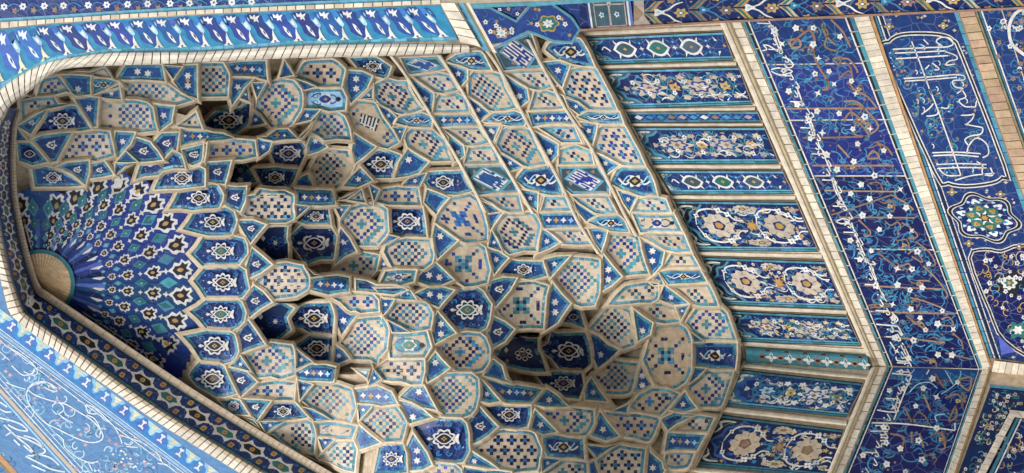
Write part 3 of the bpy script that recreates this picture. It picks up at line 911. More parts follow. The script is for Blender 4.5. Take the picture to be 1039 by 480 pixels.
        pn.lobe(cx, cy, s*1.2, s*1.0, 'white', k=6, amp=.15, layer=3, n=24); pn.eye(cx-.1*s, cy, s, s*.62, 'green' if cy > 300 else 'blue', 4); pn.lobe(cx, cy, s*.3, s*.24, 'gold', k=4, layer=5, n=12)
        pn.rhomb(cx+.3*w_, cy, s*.5, s*.4, 'black', 3)
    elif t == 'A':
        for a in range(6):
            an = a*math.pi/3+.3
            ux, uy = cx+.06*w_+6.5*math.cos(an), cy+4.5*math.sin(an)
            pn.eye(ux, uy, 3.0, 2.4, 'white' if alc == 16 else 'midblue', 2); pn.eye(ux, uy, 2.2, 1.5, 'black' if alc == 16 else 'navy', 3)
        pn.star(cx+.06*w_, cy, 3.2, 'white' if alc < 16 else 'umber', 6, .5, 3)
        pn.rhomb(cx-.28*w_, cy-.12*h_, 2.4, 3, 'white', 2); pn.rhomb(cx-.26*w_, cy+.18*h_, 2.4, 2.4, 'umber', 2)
    nm = NAMES[t]
    counts[nm] = counts.get(nm, 0)+1
    o = mb.build(nm, vault_root)
    if t in LABELS: o['label'] = LABELS[t]
    # raised rib round the cell
    if t != 'N':
        rb = MB()
        def ring(d, lift, pl):
            q = offset(poly, d)
            out = []
            for i in range(len(q)):
                a, b = q[i], q[(i+1) % len(q)]
                m_ = max(1, int(math.hypot(poly[(i+1) % len(poly)][0]-poly[i][0], poly[(i+1) % len(poly)][1]-poly[i][1])/14))
                for j in range(m_):
                    x, y = a[0]+(b[0]-a[0])*j/m_, a[1]+(b[1]-a[1])*j/m_
                    out.append(vault(x, y, pl+pf( x, y)-lift))
            return out
        jt = rnd.uniform(0, .006)
        k1 = .9 if size > 13 else .6
        r0 = ring(0, 0, .023); r1 = ring(.35*k1, .004+jt, .008); r2 = ring(.9*k1, .014+jt, 0); r3 = ring(1.9*k1, .016+jt, 0); r4 = ring(3.2*k1, -.012+jt, 0); r5 = ring(5.5*k1, -.06, 0)
        rb.grid([r0, r1], 'olive', True); rb.grid([r1, r2], 'cream', True); rb.grid([r2, r3], 'cream', True); rb.grid([r3, r4], 'rib', True); rb.grid([r4, r5], 'plaster', True)  # olive strip paints a shadow line at the step
        rb.build('rib_frame', o)
    return o

def maze(pn, quad, ground, bar, nx, ny, layer=2):
    """rectilinear lettering: bars along and across a small lozenge"""
    def M(u, v):
        a, b, c, d = quad
        return ((a[0]*(1-u)+b[0]*u)*(1-v)+(d[0]*(1-u)+c[0]*u)*v, (a[1]*(1-u)+b[1]*u)*(1-v)+(d[1]*(1-u)+c[1]*u)*v)
    p2 = Paint(pn.mb, pn.P, M, dl=.0036)
    p2.poly([(0,0),(1,0),(1,1),(0,1)], ground, layer)
    rr = random.Random(int(quad[0][0]*7+quad[0][1]))
    for i in range(0, nx, 2):
        j = 0
        while j < ny:
            l = rr.choice((3, 5, 7)); e = min(ny, j+l)
            p2.poly([((i+.08)/nx, (j+.05)/ny), ((i+.98)/nx, (j+.05)/ny), ((i+.98)/nx, (e-.1)/ny), ((i+.08)/nx, (e-.1)/ny)], bar, layer+1)
            if i+2 < nx and rr.random() < .6:
                jj = rr.choice((j, e-1)); p2.poly([((i+.9)/nx, (jj+.05)/ny), ((i+2.1)/nx, (jj+.05)/ny), ((i+2.1)/nx, (jj+.9)/ny), ((i+.9)/nx, (jj+.9)/ny)], bar, layer+2)
            j = e+1
OUTL = []
for (ox, oy), txt in CELLS:
    for line in txt.strip().split('\n'):
        kd, pp = line.split('|')
        p_ = [(ox+float(a.split(',')[0])/5, oy+float(a.split(',')[1])/5) for a in pp.split()]
        OUTL.append([kd, p_ if area(p_) > 0 else p_[::-1]])
def refine(poly):
    # blunt the obtuse corners, then add points along long edges
    out = []; k = len(poly)
    for i in range(k):
        a, b, c = poly[i-1], poly[i], poly[(i+1) % k]
        e1 = (a[0]-b[0], a[1]-b[1]); e2 = (c[0]-b[0], c[1]-b[1]); l1 = math.hypot(*e1); l2 = math.hypot(*e2)
        cs_ = (e1[0]*e2[0]+e1[1]*e2[1])/(l1*l2+1e-9)
        if cs_ < -.15 and cs_ > -.97 and min(l1, l2) > 5 and k > 4:
            f1 = min(.28, 4/l1); f2 = min(.28, 4/l2)
            out += [(b[0]+e1[0]*f1, b[1]+e1[1]*f1), (b[0]+(e1[0]*f1+e2[0]*f2)*.25, b[1]+(e1[1]*f1+e2[1]*f2)*.25), (b[0]+e2[0]*f2, b[1]+e2[1]*f2)]
        else: out.append(b)
    res = []; k = len(out)
    for i in range(k):
        a, b = out[i], out[(i+1) % k]; m_ = max(1, round(math.hypot(b[0]-a[0], b[1]-a[1])/11))
        for j in range(m_): res.append((a[0]+(b[0]-a[0])*j/m_, a[1]+(b[1]-a[1])*j/m_))
    return res
for q in OUTL: q[1] = refine(q[1])
def near_seg(p, a, b):
    dx, dy = b[0]-a[0], b[1]-a[1]; l = dx*dx+dy*dy or 1e-9
    t = min(1, max(0, ((p[0]-a[0])*dx+(p[1]-a[1])*dy)/l)); return (a[0]+dx*t, a[1]+dy*t)
GAP = 2.7
for it in range(3):                               # bring neighbouring cells to one rib width
    boxes = [(min(p[0] for p in q), max(p[0] for p in q), min(p[1] for p in q), max(p[1] for p in q)) for _, q in OUTL]
    new = []
    for i, (kd, q) in enumerate(OUTL):
        bx = boxes[i]
        nb = [OUTL[j][1] for j in range(len(OUTL)) if j != i and boxes[j][0] < bx[1]+11 and boxes[j][1] > bx[0]-11 and boxes[j][2] < bx[3]+11 and boxes[j][3] > bx[2]-11]
        r_ = []
        for p in q:
            best = (99, None)
            for o_ in nb:
                for k in range(len(o_)):
                    t = near_seg(p, o_[k-1], o_[k]); d_ = math.hypot(t[0]-p[0], t[1]-p[1])
                    if d_ < best[0]: best = (d_, t)
            d_, t = best
            if t and .3 < d_ < 10.5 and not any(inside(p, o_) for o_ in nb):
                g = (d_-GAP)/2*(.9 if d_ < 8 else .5)/d_; p = (p[0]+(t[0]-p[0])*g, p[1]+(t[1]-p[1])*g)
            r_.append(p)
        new.append(r_)
    for i in range(len(OUTL)): OUTL[i][1] = new[i]
for kd, q in OUTL: make_cell(kd, q)

# masonry behind the cells, recessed at the dark niches
mb = MB()
xs_ = list(range(2, 770, 4)); ys_ = list(range(40, 500, 4))
def back_ok(x, y):
    # region covered by the vault
    if x > 592+(y-38)*.42 and y < 372: return False
    if x > 752-(y-372)*.47 and y >= 372: return False
    return True
rowsb = []
pt = {}
for x in xs_:
    for y in ys_:
        ps = .24
        for a in range(1, 7):
            if any(inside((x+u_, y+v_), z_) for z_ in (ALC[a][6], ALC[a][7]) for u_ in (-4, 0, 4) for v_ in (-4, 0, 4)): ps = max(ps, alc_push(a, x, y)+.34)
        if math.hypot(x-41, (y-288)*.9) < 165 and x < 240: ps = .55
        pt[(x, y)] = vault(x, y, ps)
for i in range(len(xs_)-1):
    for j in range(len(ys_)-1):
        x, y = xs_[i], ys_[j]
        if not all(back_ok(a, b) for a, b in ((x, y), (x+4, y), (x, y+4), (x+4, y+4))): continue
        # outside the arch rim: nothing
        if y+4 > 322+(x-30)*.545+6: continue
        mb.poly([pt[(x, y)], pt[(x+4, y)], pt[(x+4, y+4)], pt[(x, y+4)]], 'plaster')
mb.build('rubble_core', vault_root)
# undersides of the lips that overhang the niches
LIPS = [(1, [(207,113),(231,111)]), (1, [(211,136),(238,139),(256,131)]), (2, [(228,187),(263,164),(277,144),(304,142)]), (2, [(230,190),(282,191),(338,196)]),
        (3, [(253,248),(270,229),(300,227),(316,209)]), (3, [(276,264),(303,266),(328,281),(354,283)]), (4, [(252,323),(274,308),(304,308),(332,299)]), (4, [(268,349),(296,350),(316,368),(344,375)]),
        (6, [(499,362),(520,342),(552,341),(578,312)]), (6, [(522,391),(552,392),(580,411)])]
for a, pl in LIPS:
    mb = MB(); pl = catmull(pl, 3) if len(pl) > 2 else pl
    rr_ = []
    for f in (0, .5, 1): rr_.append([vault(x, y, f*(alc_push(a, x, y)+.2)+.0) for x, y in pl])
    mb.grid(rr_, 'plaster')
    mb.build('lip_soffit', vault_root)

# tan string lines laid across the flat lattice
for pl in ([(397,57),(413,78),(444,128),(469,170),(493,216)], [(446,56),(471,96),(493,136),(517,176),(541,217)], [(488,44),(507,70),(536,126),(568,184),(586,224),(608,258)],
           [(536,40),(568,100),(580,120),(600,150),(632,214),(646,240)]):
    mb = MB(); pl = catmull(pl, 3)
    for (e0, e1, l0, l1) in ((-2.1,-.8,.0,.045), (-.8,.8,.045,.045), (.8,2.1,.045,.0)):
        mb.grid([[vault(x+e0, y, -l0) for x, y in pl], [vault(x+e1, y, -l1) for x, y in pl]], 'cream')
    mb.build('string_moulding', vault_root)

# ------------------------------------------------------------------ fluted half dome at the crown
dome = thing('half_dome', 'fluted cobalt half dome fanning out from a tan shell at the crown of the niche', 'half dome', Vector((-.85*D, .72*D, 0)))
HC = (41, 288)
def dome_p(r, a, lift=0.0):
    x, y = HC[0]+r*math.cos(a), HC[1]+r*math.sin(a)
    return vault(x, y, .05+.26*min(1, r/130)**2-lift)
RAYS = [-101,-90,-78,-67.5,-59,-51,-44,-35,-26,-16,-6,5,15,26,34,40]
LEN = {-101:85,-90:90,-78:83,-67.5:96,-59:116,-51:130,-44:139,-35:143,-26:144,-16:146,-6:146,5:146,15:145,26:145,34:141,40:128}
cuts = [-113]+[(RAYS[i]+RAYS[i+1])/2 for i in range(len(RAYS)-1)]+[45]
shell = MB(); gold_fan = MB()
def dome_pv(r, k, f, lift=0.0):                  # flat gore between two valleys
    a0, a1 = R(cuts[k]), R(cuts[k+1])
    p, q = dome_p(r, a0, -.012*min(1, r/60)), dome_p(r, a1, -.012*min(1, r/60))
    v = p.lerp(q, f)
    if lift: v = v+(EYE-v).normalized()*lift
    return v
RR = [34, 50, 70, 90, 110, 130, 150, 172, 192]
for k in range(len(RAYS)):
    mid = (cuts[k]+cuts[k+1])/2
    L_ = LEN[RAYS[k]]; lim = L_+(30 if -42 < mid < 22 else 12 if mid < 0 else 55)
    rr = [r for r in RR if r < lim-6]+[lim]
    shell.grid([[dome_pv(r, k, f) for f in (0, .5, 1)] for r in rr], 'flute' if k % 2 else 'blue')  # alternate gores in two blues, flute shading put into the colour
pts_r = [R(cuts[0]+(cuts[-1]-cuts[0])*i/46) for i in range(47)]
gold_fan.grid([[vault(HC[0]+r*math.cos(a), HC[1]+r*math.sin(a), .03+(.03 if i % 2 else 0)*r/33 - .02) for i, a in enumerate(pts_r)] for r in (1, 12, 22, 31)], 'sand')
gold_fan.grid([[vault(HC[0]+r*math.cos(a), HC[1]+r*math.sin(a), .02) for i, a in enumerate(pts_r)] for r in (30.6, 35)], 'turquoise')
gf = gold_fan.build('shell_boss', dome); gf['label'] = 'pleated tan shell boss at the tip of the fan'
gm = shell
# crease shading between the flutes, painted on as navy lines
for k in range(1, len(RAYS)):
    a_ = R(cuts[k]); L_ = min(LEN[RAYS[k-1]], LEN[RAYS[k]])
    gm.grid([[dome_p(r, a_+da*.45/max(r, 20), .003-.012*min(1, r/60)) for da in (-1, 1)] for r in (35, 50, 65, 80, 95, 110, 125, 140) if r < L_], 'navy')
# alternating streaks at the neck of the flutes, shading put into the colour
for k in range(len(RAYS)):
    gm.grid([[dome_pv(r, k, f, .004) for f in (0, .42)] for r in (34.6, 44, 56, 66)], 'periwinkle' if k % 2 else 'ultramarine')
def chain(k):
    mb = shell; L = LEN[RAYS[k]]
    def M(r, t): return (r, t)
    a0, a1 = R(cuts[k]), R(cuts[k+1]); am = R(RAYS[k])
    def P(r, t, lift):
        f = .5+t/max(8., r*(a1-a0))
        return dome_pv(r, k, f, lift)
    sq = min(1.0, (a1-a0)/R(9.5))
    pn = Paint(mb, P, M)
    pn.ribbon([(L*.40, 0), (L*.88, 0)], 1.6*sq, 'white', 1, smooth=False)
    def palmette(r, s):
        s2 = s*sq
        pn.poly([(r-1.25*s, 0), (r-.75*s, -.35*s2), (r-.55*s, -.75*s2), (r-.1*s, -.62*s2), (r+.15*s, -1.0*s2), (r+.5*s, -.72*s2), (r+.85*s, -.85*s2), (r+1.05*s, -.5*s2), (r+.75*s, -.2*s2), (r+1.15*s, .15*s2), (r+.95*s, .55*s2), (r+.6*s, .5*s2), (r+.55*s, .95*s2), (r+.1*s, .72*s2), (r-.25*s, .9*s2), (r-.6*s, .65*s2), (r-.75*s, .3*s2)], 'white', 2)
        pn.poly([(r-.8*s, 0), (r-.5*s, -.38*s2), (r-.05*s, -.40*s2), (r+.2*s, -.72*s2), (r+.45*s, -.48*s2), (r+.8*s, -.58*s2), (r+.5*s, -.1*s2), (r+.85*s, .2*s2), (r+.45*s, .3*s2), (r+.3*s, .65*s2), (r-.1*s, .45*s2), (r-.4*s, .5*s2)], 'black', 3)
        pn.eye(r-.05*s, 0, .34*s, .2*s2, 'ochre', 4)
    for f, s in ((.985, 10.8), (.79, 7.6), (.61, 5.8), (.50, 3.8)): palmette(L*f, s)
    for f, s in ((.88, 3.4), (.70, 2.6), (.555, 2.0)): pn.star(L*f, 0, s, 'white', 4, .45, 2)
    pn.poly([(L*.36, 0), (L*.42, -2.2*sq), (L*.455, 0), (L*.42, 2.2*sq)], 'white', 2)
for k in range(len(RAYS)):
    if RAYS[k] == -90: continue
    chain(k)
for k in range(len(RAYS)-1):
    mb = shell; L = (LEN[RAYS[k]]+LEN[RAYS[k+1]])/2*.99
    a = R(cuts[k+1]); wdt = (R(cuts[k+2])-R(cuts[k]))/2
    for f, s in ((.90, 9.6), (.71, 7.4), (.545, 4.4), (.45, 2.8)):
        r = L*f
        for (q, m_, ly) in ((1.0, 'turquoise', 1), (.76, 'green' if s > 6 else 'cyan', 2), (.12, 'white', 4)):
            c4 = [(r-s*q, 0), (r, -s*.62*q), (r+s*q, 0), (r, s*.62*q)]
            sc_ = min(1, wdt/R(9.5))
            P4 = [dome_p(rr, a+t*sc_/rr, ly*.004-.004) for rr, t in c4]
            if q == .76 and s > 6:
                mb.poly([P4[0], P4[1], P4[2]], 'green'); mb.poly([P4[0], P4[2], P4[3]], 'teal')
            else: mb.poly(P4, m_)

so = shell.build('fluted_shell', dome)
print(counts)
# ------------------------------------------------------------------ panelled walls of the niche
def lerp2(p, q, f): return (p[0]+(q[0]-p[0])*f, p[1]+(q[1]-p[1])*f)
def quadmap(q):
    a, b, c, d = q
    def M(u, v):
        p = lerp2(a, b, u); r = lerp2(d, c, u); return lerp2(p, r, v)
    return M
back = thing('back_wall', 'long back wall with upright floral tile panels above a dark blue script band', 'wall', Vector((-.9*D, D, 0)))
side = thing('side_wall', 'short side wall turning forward from the corner below the teal half column', 'wall', Vector((XL, .9*D, 0)))

def sunk(mb, quad, S, ground, off):
    """a tile field let into the wall: floor and four reveals"""
    ext = offset(quad, .8)
    fl = [S.p(x, y, off) for x, y in quad]; tp = [S.p(x, y, off+.035) for x, y in ext]
    mb.poly(fl, ground)
    for i in range(4): mb.poly([fl[i], fl[(i+1) % 4], tp[(i+1) % 4], tp[i]], 'mortar')

def scatter_vines(pn, L, W, n, m, w, r, rr):
    for i in range(n):
        u, v = rr.uniform(.04, .97)*L, rr.uniform(.08, .92)*W
        pn.spiral(u, v, rr.uniform(.6, 1)*r, m, w, rr.uniform(.7, 1.2), rr.random()*6.28, rr.choice((-1, 1)), 1)

def tile_panel(quad, kind, S, parent, seed):
    rr = random.Random(seed)
    mb = MB(); off = .02
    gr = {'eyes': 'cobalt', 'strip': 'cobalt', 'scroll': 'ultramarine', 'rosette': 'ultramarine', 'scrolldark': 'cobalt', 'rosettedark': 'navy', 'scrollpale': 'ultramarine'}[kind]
    sunk(mb, quad, S, gr, off)
    a, b, c, d = quad
    L = (math.hypot(b[0]-a[0], b[1]-a[1])+math.hypot(c[0]-d[0], c[1]-d[1]))/2
    W = abs((d[1]+c[1])/2-(a[1]+b[1])/2)
    Q = quadmap(quad)
    base = Paint(mb, lambda x, y, l: S.p(x, y, off+l), lambda u, v: Q(u/L, v/W), clip=offset(quad, -.4))
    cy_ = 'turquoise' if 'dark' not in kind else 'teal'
    # long borders: cyan, thin black, cyan
    for sgn in (0, 1):
        seq = ((0, 1.1, 'black'), (1.1, 3.0, 'cyan' if kind in ('eyes', 'scroll', 'strip') else cy_), (3.0, 3.6, 'black')) if sgn == 0 else ((0, 1.8, cy_), (1.8, 2.5, 'black'), (2.5, 4.0, 'cyan' if kind != 'rosettedark' else 'teal'))
        if kind == 'strip': seq = ((0, 1.6, 'turquoise'),)
        for (v0, v1, m) in seq:
            k = max(3, int(L/12))
            for i in range(k):
                u0, u1 = L*i/k+.15, L*(i+1)/k-.1
                q = [(u0, v0), (u1, v0), (u1, v1), (u0, v1)] if sgn == 0 else [(u0, W-v1), (u1, W-v1), (u1, W-v0), (u0, W-v0)]
                base.mb.poly([base.P(*base.M(*p), .004) for p in q], m)
    t0 = 3.6 if kind != 'strip' else 1.6; t1 = W-4.0 if kind != 'strip' else W-1.6
    mid = (t0+t1)/2; hh = (t1-t0)/2
    e = min(.16*L, hh*1.15)
    # cusped head: dark spandrels, cyan outline
    if kind != 'strip':
        cusp = [(e*1.35, t0), (e*1.0, mid-.72*hh), (e*.62, mid-.62*hh), (e*.5, mid-.3*hh), (e*.15, mid), (e*.5, mid+.3*hh), (e*.62, mid+.62*hh), (e*1.0, mid+.72*hh), (e*1.35, t1)]
        cs = catmull(cusp, 3)
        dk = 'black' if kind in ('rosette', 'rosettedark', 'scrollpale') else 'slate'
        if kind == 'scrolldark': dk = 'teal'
        half = len(cs)//2
        base.mb.poly([base.P(*base.M(*p), .002) for p in ([(0, t0)]+cs[:half+1]+[(0, mid)])], dk)
        base.mb.poly([base.P(*base.M(*p), .002) for p in ([(0, mid)]+cs[half:]+[(0, t1)])], dk)
        base.ribbon(cusp, 2.4 if hh > 9 else 1.4, 'turquoise' if 'dark' not in kind else 'midblue', 2)
        for sg in (-1, 1):
            base.ribbon([(e*.12, mid+sg*.35*hh), (e*.30, mid+sg*.62*hh), (e*.16, mid+sg*.8*hh), (e*.42, mid+sg*.9*hh), (e*.9, mid+sg*.9*hh)], 1.6 if hh < 12 else 2.6, 'white', 3, taper=True)
            base.ribbon([(e*.06, mid+sg*.9*hh), (e*.12, mid+sg*.6*hh), (e*.3, mid+sg*.4*hh)], 1.0, 'teal', 2)
            base.ribbon([(e*.4, mid+sg*.66*hh), (e*.55, mid+sg*.8*hh), (e*.85, mid+sg*.82*hh)], 1.0, 'turquoise', 2)
            base.lobe(e*.3, mid+sg*.62*hh, 1.6, 1.2, 'white', k=3, layer=4, n=9)
            base.lobe(e*.62, mid+sg*.88*hh, 1.3, 1.0, 'gold', k=3, layer=3, n=9)
    in_clip = [Q(e*.5/L, t0/W), Q(.995, t0/W), Q(.995, t1/W), Q(e*.5/L, t1/W)]
    pn = Paint(mb, base.P, base.M, clip=in_clip)
    if kind == 'eyes':
        n_ = 4; x0 = e*1.6
        stp = (L-x0)/3.55
        pn.ribbon([(e*.9, mid), (e*1.2, mid-.3*hh), (x0, mid+.15*hh)], 1.2, 'white', 3)
        for i in range(n_):
            u = x0+stp*(.45+i)
            pn.eye(u, mid, stp*.36, hh*.82, 'white', 2); pn.eye(u, mid, stp*.28, hh*.6, 'green' if i % 2 else 'slate', 3)
            pn.lobe(u, mid, 2.2, 1.7, 'gold', k=4, layer=4, n=12)
            for sg in (-1, 1):
                for ux in (-.2, .2): pn.poly([(u+ux*stp-1.3, mid+sg*hh*.5), (u+ux*stp*1.35, mid+sg*hh*.98), (u+ux*stp+1.3, mid+sg*hh*.5)], 'white', 2)
            pn.star(u+stp*.5, mid, 2.6, 'white', 4, .45, 3)
            for sg in (-1, 1):
                pn.lobe(u+stp*.5, mid+sg*hh*.55, 3.6, 2.0, 'midblue', k=4, layer=1, n=16); pn.lobe(u+stp*.5, mid+sg*hh*.55, 1.2, .8, 'paleblue', k=3, layer=2, n=9)
                pn.ribbon([(u+stp*.3, mid+sg*.8*hh), (u+stp*.5, mid+sg*.5*hh), (u+stp*.7, mid+sg*.8*hh)], .8, 'turquoise', 1)
    elif kind == 'strip':
        n_ = 11
        for i in range(n_):
            u = L*(.06+.9*(i+.5)/n_)
            pn.rhomb(u, mid, L*.033, hh*.75, ('white', 'rose', 'azure')[i % 3] if i % 2 == 0 else ('azure', 'umber')[(i//2) % 2], 2)
            for sg in (-1, 1): pn.rhomb(u+L*.041, mid+sg*hh*.6, 2, 1, 'midblue', 2)
    elif kind.startswith('scroll'):
        tan_ = 'pink' if kind == 'scroll' else ('white' if kind == 'scrolldark' else 'pink')
        if kind == 'scrollpale': tan_ = 'tan'
        # turquoise stems weaving from end to end
        for ph in (0, math.pi):
            pts = [(L*(.16+.84*i/22), mid+hh*.72*math.sin(ph+i*.95)) for i in range(23)]
            pn.ribbon(pts, 1.0, 'turquoise', 2)
        scatter_vines(pn, L, W, 16, 'azure', .8, hh*.42, rr)
        for i, f in enumerate((.24, .62, 1.0)):
            u = L*f+e*.3
            lite = (i == 0 and kind == 'scrolldark')
            pn.lobe(u, mid, hh*1.2, hh*.7, tan_ if not lite else 'azure', k=8, amp=.2, layer=3, n=64); pn.lobe(u, mid, hh*.82, hh*.42, 'blue' if not lite else 'cobalt', k=6, amp=.15, layer=4, n=30)
            pn.lobe(u, mid, hh*.62, hh*.30, tan_ if not lite else 'paleblue', k=6, amp=.2, layer=5, n=30); pn.lobe(u, mid, hh*.2, hh*.14, 'brown' if tan_ != 'white' else 'brown', k=4, layer=6, n=12)
            for sg in (-1, 1):
                pn.lobe(u+sg*hh*1.5, mid, hh*.22, hh*.18, tan_, k=3, layer=3, n=12)
        for i, f in enumerate((.43, .81)):
            u = L*f+e*.3
            for sg in (-1, 1):
                pn.lobe(u, mid+sg*hh*.86, hh*1.0, hh*.30, tan_, k=7, amp=.2, layer=3, n=42)
                pn.lobe(u-hh*.5, mid+sg*hh*.62, hh*.3, hh*.2, tan_, k=5, amp=.2, layer=3, n=20)
                pn.lobe(u+hh*.6, mid+sg*hh*.65, hh*.34, hh*.2, tan_, k=5, amp=.2, layer=3, n=20)
                pn.lobe(u+hh*.1, mid+sg*hh*.84, hh*.45, hh*.12, 'blue', k=5, amp=.2, layer=4, n=20)
            pn.star(u, mid, hh*.42, 'gold', 4, .45, 4, rot=.6); pn.lobe(u, mid, hh*.12, hh*.1, 'green', k=3, layer=5, n=9)
        for i in range(46):
            u, v = rr.uniform(.15, .99)*L, mid+rr.uniform(-.95, .95)*hh
            pn.lobe(u, v, rr.uniform(1.6, 4.0), rr.uniform(1.0, 2.2), tan_ if i % 3 else rr.choice(('azure', 'gold')), k=rr.choice((3, 4, 5)), amp=.28, layer=2, rot=rr.random()*3, n=20)
            if i % 2: pn.ribbon([(u, v), (u+3, v+rr.uniform(-3, 3)), (u+7, v+rr.uniform(-4, 4))], .8, rr.choice(('turquoise', 'azure', 'blue')), 4)
        for i in range(9):
            u = L*(.17+.095*i); v = mid+hh*(.5 if i % 2 else -.45)*rr.uniform(.7, 1.2)
            pn.flower(u, v, 2.9 if hh > 10 else 2.3, 'white', 'blue', 6)
        for i in range(24): pn.rhomb(rr.uniform(.15, 1)*L, mid+rr.uniform(-.85, .85)*hh, 1.4, .9, rr.choice(('turquoise', 'white', 'gold', 'midblue')), 2)
    else:
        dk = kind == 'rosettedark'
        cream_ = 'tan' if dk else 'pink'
        scatter_vines(pn, L, W, 14, 'midblue' if dk else 'azure', 1.2, hh*.4, rr)
        for i in range(110):
            u, v = rr.uniform(.13, .99)*L, mid+rr.uniform(-.95, .95)*hh
            pn.lobe(u, v, rr.uniform(1.6, 4.2), rr.uniform(1.2, 2.6), cream_ if i % 2 else rr.choice(('gold', 'azure', 'midblue')), k=rr.choice((3, 4, 5)), amp=.28, layer=2, rot=rr.random()*3, n=20)
        for i in range(26): pn.eye(rr.uniform(.15, 1)*L, mid+rr.uniform(-.9, .9)*hh, 2.4, 1.2, rr.choice(('midblue', 'turquoise', 'midblue')), 2)
        fs = (.27, .76)
        def rosette(u, v, rx, ry, ly):
            pn.lobe(u, v, rx, ry, cream_, k=10, amp=.07, layer=ly, n=60)
            for q in range(10):
                an = (q+.5)*2*math.pi/10; pn.rhomb(u+rx*.93*math.cos(an), v+ry*.93*math.sin(an), rx*.10, ry*.10, 'ultramarine' if not dk else 'navy', ly+1)
                if q % 2: pn.ribbon([(u+rx*.55*math.cos(an), v+ry*.55*math.sin(an)), (u+rx*.78*math.cos(an), v+ry*.78*math.sin(an))], .6, 'slate', ly+1, smooth=False)
            pn.lobe(u, v, rx*.42, ry*.42, 'ultramarine' if not dk else 'brown', k=5, amp=.1, layer=ly+1, n=30)
            pn.lobe(u, v, rx*.27, ry*.26, 'gold' if not dk else 'umber', k=3, amp=.05, layer=ly+2, n=15)
        for i, f in enumerate(fs):
            u = L*f+e*.1; r_ = hh*.6
            rosette(u, mid, r_*1.22, r_*.98, 5)
            for sg in (-1, 1):                    # white sweeping stems ending in buds
                pn.ribbon([(u-1.75*r_, mid+sg*.05*r_), (u-1.5*r_, mid+sg*.75*r_), (u-1.05*r_, mid+sg*1.18*r_), (u-.2*r_, mid+sg*1.32*r_), (u+.5*r_, mid+sg*1.2*r_)], hh*.085, 'white', 8, taper=True)
                pn.ribbon([(u+.5*r_, mid+sg*1.2*r_), (u+1.0*r_, mid+sg*.95*r_), (u+1.5*r_, mid+sg*.45*r_), (u+2.1*r_, mid+sg*.42*r_)], hh*.06, 'white', 8)
                for (du, dv, q) in ((.45, 1.2, .17), (-1.45, .78, .12), (1.05, .9, .15)):
                    pn.lobe(u+du*r_, mid+sg*dv*r_, hh*q*1.2, hh*q, 'white', k=4, amp=.22, layer=9, n=20, rot=.6); pn.lobe(u+du*r_, mid+sg*dv*r_, hh*.04, hh*.04, 'green', k=3, amp=0, layer=10, n=6)
        for f in (.53, .97):
            u = L*f+e*.15
            for sg in (-1, 1):
                v_ = mid+sg*hh*.80
                rosette(u+sg*hh*.12, v_, hh*.46, hh*.19, 4)
                for q in (-.34, .34): pn.lobe(u+q*hh, mid+sg*hh*.78, hh*.22, hh*.15, cream_, k=5, amp=.15, layer=3, n=20)
            pn.star(u, mid, hh*.34, 'brown' if dk else 'gold', 4, .35, 5, rot=.5); pn.star(u, mid, hh*.3, 'umber' if dk else 'gold', 4, .35, 6, rot=1.2)
        for q in range(16):
            u, v = L*rr.uniform(.2, .97), mid+rr.choice((-1, 1))*rr.uniform(.05, .95)*hh
            if all(math.hypot(u-L*f-e*.1, (v-mid)*1.2) > hh*.85 for f in fs): pn.flower(u, v, 2.0, 'white', 'blue', 4)
    if kind[:4] in ('scro', 'rose'):              # fine white and turquoise tendrils over everything
        for i in range(26):
            u, v = rr.uniform(.16, .97)*L, mid+rr.uniform(-.85, .85)*hh; sg = rr.choice((-1, 1))
            pn.ribbon([(u, v), (u+3.5, v+sg*2.4), (u+8, v+sg*2.2), (u+11, v-sg*.6)], 1.5 if i % 3 == 0 else .9, 'white' if i % 3 == 0 else rr.choice(('turquoise', 'azure', 'white')), 7 if kind[:4] == 'scro' else 3, taper=True)
    o = mb.build('tile_panel', parent)
    return o

PANELS = [
 ([(594,38),(733,32),(744,61),(607,65)], 'eyes', BACK, back, 'narrow blue tile panel with dark eyes nearest the jamb'),
 ([(613,71),(749,68),(763,106),(630,110)], 'scroll', BACK, back, 'blue tile panel with pinkish scrolls above the thin strip'),
 ([(632,114.5),(768,114),(772,123.5),(637,124)], 'strip', BACK, back, 'thin blue strip of small white lozenges'),
 ([(642,129),(775,129),(790,165.5),(659,166)], 'scroll', BACK, back, None),
 ([(666,172.5),(793,173),(805,196.5),(681,197)], 'eyes', BACK, back, None),
 ([(682,203.5),(808,205),(830,255),(706,254)], 'rosette', BACK, back, 'large tile panel with two tan rosettes and white leaves'),
 ([(710,260.5),(836,265),(857,313.5),(732,308.5)], 'rosette', BACK, back, None),
 ([(738,315),(859,321),(873,351),(753,346)], 'scrollpale', BACK, back, None),
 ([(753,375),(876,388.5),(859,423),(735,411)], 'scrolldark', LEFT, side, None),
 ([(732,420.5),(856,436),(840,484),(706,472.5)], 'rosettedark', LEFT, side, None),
]
for i, (q, kd, S, par, lb) in enumerate(PANELS):
    o = tile_panel(q, kd, S, par, 40+i)
    if lb: o['label'] = lb

